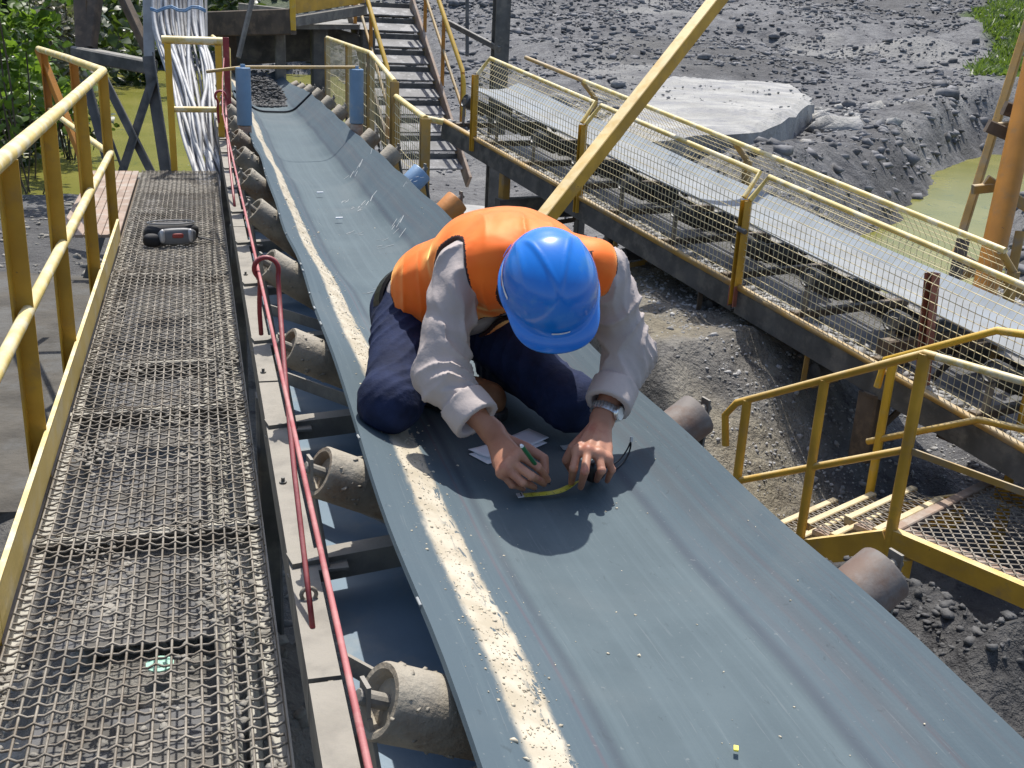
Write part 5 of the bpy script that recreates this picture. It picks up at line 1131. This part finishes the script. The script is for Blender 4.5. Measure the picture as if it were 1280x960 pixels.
def ring(c, axis, r1, r2, e1, e2, w, t, name, m, n=40):
    vs = []; fs = []; c = np.array(c); axis = nrm(axis); e1 = nrm(e1 - axis * (e1 @ axis)); e2 = np.cross(axis, e1)
    for i in range(n):
        a = 2 * math.pi * i / n; d = e1 * math.cos(a) * r1 + e2 * math.sin(a) * r2; u = nrm(d)
        for s, o_ in ((-1, 0), (1, 0), (1, 1), (-1, 1)): vs.append(c + d + axis * s * w / 2 + u * t * o_)
    for i in range(n):
        for j in range(4): fs.append((i * 4 + j, i * 4 + (j + 1) % 4, ((i + 1) % n) * 4 + (j + 1) % 4, ((i + 1) % n) * 4 + j))
    return MB().add(vs, fs).build(name, m, man, smooth=False)
ring(PE + AX * .012, AX, .176, .133, LAT, BK, .042, .010, 'waist_belt', 'black_plastic')
def bootfn(an, toe, s=1):
    fw = nrm((toe - an) * np.array([1, 1, 0])); z0 = an[2] - .075
    def fn(P):
        heel = an - fw * .035; d = smin(cap(P, an + np.array([0, 0, .03]), an - np.array([0, 0, .02]), .047, .045), cap(P, heel - np.array([0, 0, .03]), toe - np.array([0, 0, .0]), .042, .044), .03)
        d = smin(d, cap(P, lerp(an, toe, .75), toe, .046, .045), .02); return np.maximum(d, (z0 + .016) - P[..., 2])
    def so(P):
        heel = an - fw * .04; a = heel * [1, 1, 0] + [0, 0, z0 + .011]; b = (toe + fw * .006) * [1, 1, 0] + [0, 0, z0 + .011]
        q = cap(P, a, b, .045, .051); return np.maximum(np.maximum(q, np.abs(P[..., 2] - z0 - .011) - .013), 0 * q - 1) + .0015 * np.sin(P[..., 0] * 500) * (np.abs(P[..., 2] - z0 - .011) < .009)
    lo = np.minimum(an, toe) - .10; hi = np.maximum(an, toe) + .10
    b = sdfobj('boot', [(fn, lo, hi, .005)], ['boot'], man); s_ = sdfobj('sole', [(so, lo, hi, .004)], ['sole'], man)
    s_.parent = b; return b
bootfn(V(.585, 2.735, .978), V(.715, 2.60, 1.005)); bootfn(V(.815, 2.90, .975), V(.87, 3.04, 1.0))

# ---- hard hat
def hatR(u, ph):
    """u 0 (crown) .. 1 (rim), ph around, 0 = forward"""
    a, b, c = .108, .129, .112; th = u * math.pi / 2
    return np.array([a * math.sin(th) ** .92 * math.sin(ph), b * math.sin(th) ** .92 * math.cos(ph), c * math.cos(th) ** .9])
def hatP(l): return HD + HU * .008 + HX * l[0] + HF * l[1] + HU * l[2]
vs = []; fs = []; NR, NP_ = 40, 96
for i in range(NR + 1):
    u = i / NR
    for j in range(NP_):
        ph = 2 * math.pi * j / NP_; l = hatR(u, ph); n = nrm(l / np.array([.108, .129, .112]) ** 2 * np.array([.108, .129, .112])) if i else np.array([0, 0, 1.])
        x, y = l[0], l[1]
        # central V ridge closing towards the brim, and two side ribs
        w = .046 * (1 - (y + .05) / .135); e = abs(abs(x) - max(w, 0)); rid = .0036 * math.exp(-(e / .0048) ** 2) * sst(-.075, -.05, y) * sst(.105, .085, y) * (1 if l[2] > .03 else 0)
        flat = .0030 * sst(w, w - .006, abs(x)) * sst(-.07, -.04, y) * sst(.10, .07, y)
        rib = .0022 * math.exp(-((abs(x) - .070) / .006) ** 2) * sst(-.12, -.06, y) * sst(.07, .0, y)
        vs.append(hatP(l + n * (rid + flat + rib)))
for k, (ex_, dz) in enumerate(((.004, -.006), (.014, -.009), (.017, -.013), (.012, -.016), (-.006, -.014))):
    for j in range(NP_):
        ph = 2 * math.pi * j / NP_; l = hatR(1, ph); o_ = nrm(np.array([l[0], l[1], 0])); fr = float(sst(.35, .95, math.cos(ph))); bk = float(sst(.5, 1, -math.cos(ph)))
        e = ex_ * (.45 if k < 4 else 1) + (ex_ > 0) * fr * .030 * min(1, ex_ / .014) + bk * .004 * (ex_ > 0)
        vs.append(hatP(l + o_ * e + np.array([0, 0, dz - fr * max(e, 0) * .28])))
NT = NR + 6
for i in range(NT - 1):
    for j in range(NP_): fs.append((i * NP_ + j, (i + 1) * NP_ + j, (i + 1) * NP_ + (j + 1) % NP_, i * NP_ + (j + 1) % NP_))
hat = MB().add(vs, fs).build('hard_hat', 'helmet', man, smooth=True)
def decal(u0, u1, p0, p1, name, m, th=.0012, n=14, k=3):
    vs = []; fs = []
    for i in range(n + 1):
        for j in range(k + 1):
            l = hatR(lerp(u0[0], u0[1], i / n) + (u1) * (j / k - .5), lerp(p0, p1, i / n)); nn = nrm(l); vs.append(hatP(l + nn * th))
    for i in range(n):
        for j in range(k): a = i * (k + 1) + j; fs.append((a, a + 1, a + k + 2, a + k + 1))
    o = MB().add(vs, fs).build(name, m, man, smooth=True); o.parent = hat; return o
sgn = -1 if (HX @ R[:, 0]) > 0 else 1             # side that faces left in the photo
decal((.90, .88), .045, sgn * 1.25, sgn * 2.0, 'sticker', 'white', .0018); decal((.93, .92), .035, sgn * 1.55, sgn * 1.75, 'sticker', 'red_patch', .0024, 6)
decal((1.0, 1.0), .03, -.22, .16, 'front_mark', 'white', .0022); decal((.93, .93), .05, sgn * 2.15, sgn * 2.45, 'side_slot', 'helmet', .006, 8); decal((.93, .93), .05, -sgn * 2.15, -sgn * 2.45, 'side_slot', 'helmet', .006, 8)

# ---- wrist watch
wx = nrm(LH['e'] - LH['w']); wc = LH['w'] + wx * .022; e1 = np.array([.75, -.55, .3])
ws = ring(wc, wx, .0315, .0315, e1, None, .018, .003, 'wrist_watch', 'watch', 30)
mb = MB()
for i in range(26):
    a = 2 * math.pi * i / 26; e1n = nrm(e1 - wx * (e1 @ wx)); e2n = np.cross(wx, e1n); d = e1n * math.cos(a) + e2n * math.sin(a); t_ = np.cross(wx, d)
    mb.beam(wc + d * .0355 - wx * .0095, wc + d * .0355 + wx * .0095, .0058, .0028, up=d)
o = mb.build('bracelet_links', 'watch', man); o.parent = ws
e1n = nrm(e1 - wx * (e1 @ wx)); o = MB().lathe(wc + e1n * .031, wc + e1n * .045, [(0, .016), (.002, .019), (.009, .019), (.011, .0165)], 24).build('watch_case', 'watch', man); autosmooth(o, 40); o.parent = ws
o = MB().lathe(wc + e1n * .0421, wc + e1n * .045, [(0, .0155), (.0006, .0155)], 24).build('dial', 'dial', man); o.parent = ws
for o in [c for c in ws.children]: pass

# ------------------------------------------------------------------ what he holds and what lies beside him
pen = thing('pen', 'dark green pen held in the worker\'s right hand', 'pen', ath(688, 606, 1.05))
pa = ath(688, 606, 1.052); pb = ath(650, 560, .925) + np.array([0, -.014, .010]); d = nrm(pb - pa)
autosmooth(MB().lathe(pa + d * .022, pb, [(0, .0028), (.006, .0048), (.1, .0052), (np.linalg.norm(pb - pa) - .022, .0050)], 14).build('barrel', 'pen', pen))
MB().lathe(pa, pa + d * .022, [(0, .0008), (.01, .002), (.022, .003)], 10).build('tip', 'black_plastic', pen); autosmooth(MB().lathe(pb, pb + d * .006, [(0, .0045), (.006, .003)], 12).build('cap_end', 'white', pen))
tm = thing('tape_measure', 'yellow steel measuring tape pulled out under the worker\'s left hand', 'tape measure', ath(725, 606, 1.058))
path = [(648, 621, 1.055), (662, 619.5, 1.054), (680, 618.5, 1.053), (698, 616, 1.051), (710, 610, 1.047), (720, 604, 1.043), (732, 597, 1.037)]
pts = chaikin([ath(*p) for p in path], 2); vs = []; fs = []
for i, p in enumerate(pts):
    tg = nrm(pts[min(i + 1, len(pts) - 1)] - pts[max(i - 1, 0)]); tw = .9 * sst(.5, 1, i / len(pts)); sd = nrm(np.cross(tg, [0, 0, 1])); sd = sd * math.cos(tw) + np.array([0, 0, 1]) * math.sin(tw)
    for k, (o_, z) in enumerate(((-.0095, .0022), (-.005, .0008), (0, 0), (.005, .0008), (.0095, .0022))): vs.append(p + sd * o_ + np.array([0, 0, z + .001]))
for i in range(len(pts) - 1):
    for j in range(4): a = i * 5 + j; fs.append((a, a + 1, a + 6, a + 5))
o = MB().add(vs, fs).build('blade', 'tape', tm, smooth=True); sm = o.modifiers.new('thick', 'SOLIDIFY'); sm.thickness = .0006
mb = MB()
for i in range(2, len(pts) - 6):
    if i % 2: continue
    tg = nrm(pts[i + 1] - pts[i]); sd = nrm(np.cross(tg, [0, 0, 1])); mb.beam(pts[i] + sd * .009 + [0, 0, .0036], pts[i] + sd * (.003 if i % 6 else -.004) + [0, 0, .0030], .0009, .0005)
mb.build('graduations', 'black_plastic', tm)['kind'] = 'stuff'
q = pts[0]; tg = nrm(pts[1] - pts[0]); MB().beam(q - tg * .003 + [0, 0, .003], q + tg * .011 + [0, 0, .004], .021, .0022).build('end_hook', 'silver_trim', tm)
for dy in (-.004, .004): MB().lathe(q + tg * .006 + np.cross(tg, [0, 0, 1]) * dy + [0, 0, .0045], q + tg * .006 + np.cross(tg, [0, 0, 1]) * dy + [0, 0, .007], [(0, .002), (.002, .002)], 8).build('rivet', 'black_plastic', tm)
ca_ = ath(744, 588, 1.03); ex, ey, ez = nrm(np.array([.8, .6, 0])), nrm(np.array([-.6, .8, 0])), np.array([0, 0, 1.])
blob('case', ca_, .030, .018, .026, 'black_plastic', tm, 3.5, 12)
o = MB().tube(chaikin([ath(758, 584, 1.045), ath(772, 578, 1.05), ath(784, 563, 1.03), ath(789, 550, 1.0), ath(788, 562, 1.03), ath(781, 577, 1.052), ath(768, 588, 1.056), ath(756, 592, 1.052)], 3), .0022, 6).build('wrist_strap', 'black_plastic', tm, smooth=True)
MB().lathe(ath(789, 552, 1.005), ath(789.5, 547, .995), [(0, .004), (.012, .004)], 10).build('strap_bead', 'silver_trim', tm)
def sheetp(name, label, P4, z, m='paper', curl=.006):
    n = 8; a, b, c, d_ = [np.array(p) for p in P4]; vs = []; fs = []
    for i in range(n + 1):
        for j in range(n + 1):
            u, v = i / n, j / n; p = (a * (1 - u) + b * u) * (1 - v) + (d_ * (1 - u) + c * u) * v; zz_ = CZ - belth(p[0], p[1]) + z + curl * (u - .5) ** 2 * 4 * (v * .5 + .5); vs.append([p[0], p[1], zz_])
    for i in range(n):
        for j in range(n): q = i * (n + 1) + j; fs.append((q, q + 1, q + n + 2, q + n + 1))
    o = MB().add(vs, fs).build(name, m, None, smooth=True); s_ = o.modifiers.new('thick', 'SOLIDIFY'); s_.thickness = .0012; s_.offset = 1; return tag(o, label, 'paper')
sheetp('note_paper', 'upper pale note sheet under the worker\'s right forearm', [ath(585, 564, 1.06), ath(661, 534, 1.06), ath(686, 548, 1.06), ath(610, 576, 1.06)], .0045)
sheetp('note_paper', 'lower pale note sheet peeking out beneath the upper one', [ath(586, 568, 1.06), ath(659, 540, 1.06), ath(684, 552, 1.06), ath(610, 581, 1.06)], .0015, 'paper', .002)
sheetp('paper_slip', 'small pale slip beside the worker\'s left thumb', [ath(700, 556, 1.06), ath(716, 553, 1.06), ath(714, 560, 1.06), ath(704, 562, 1.06)], .002, 'chalk', .003)

# ------------------------------------------------------------------ tidy up helper data
for o in SC.objects:
    if '_loc' in o: del o['_loc']
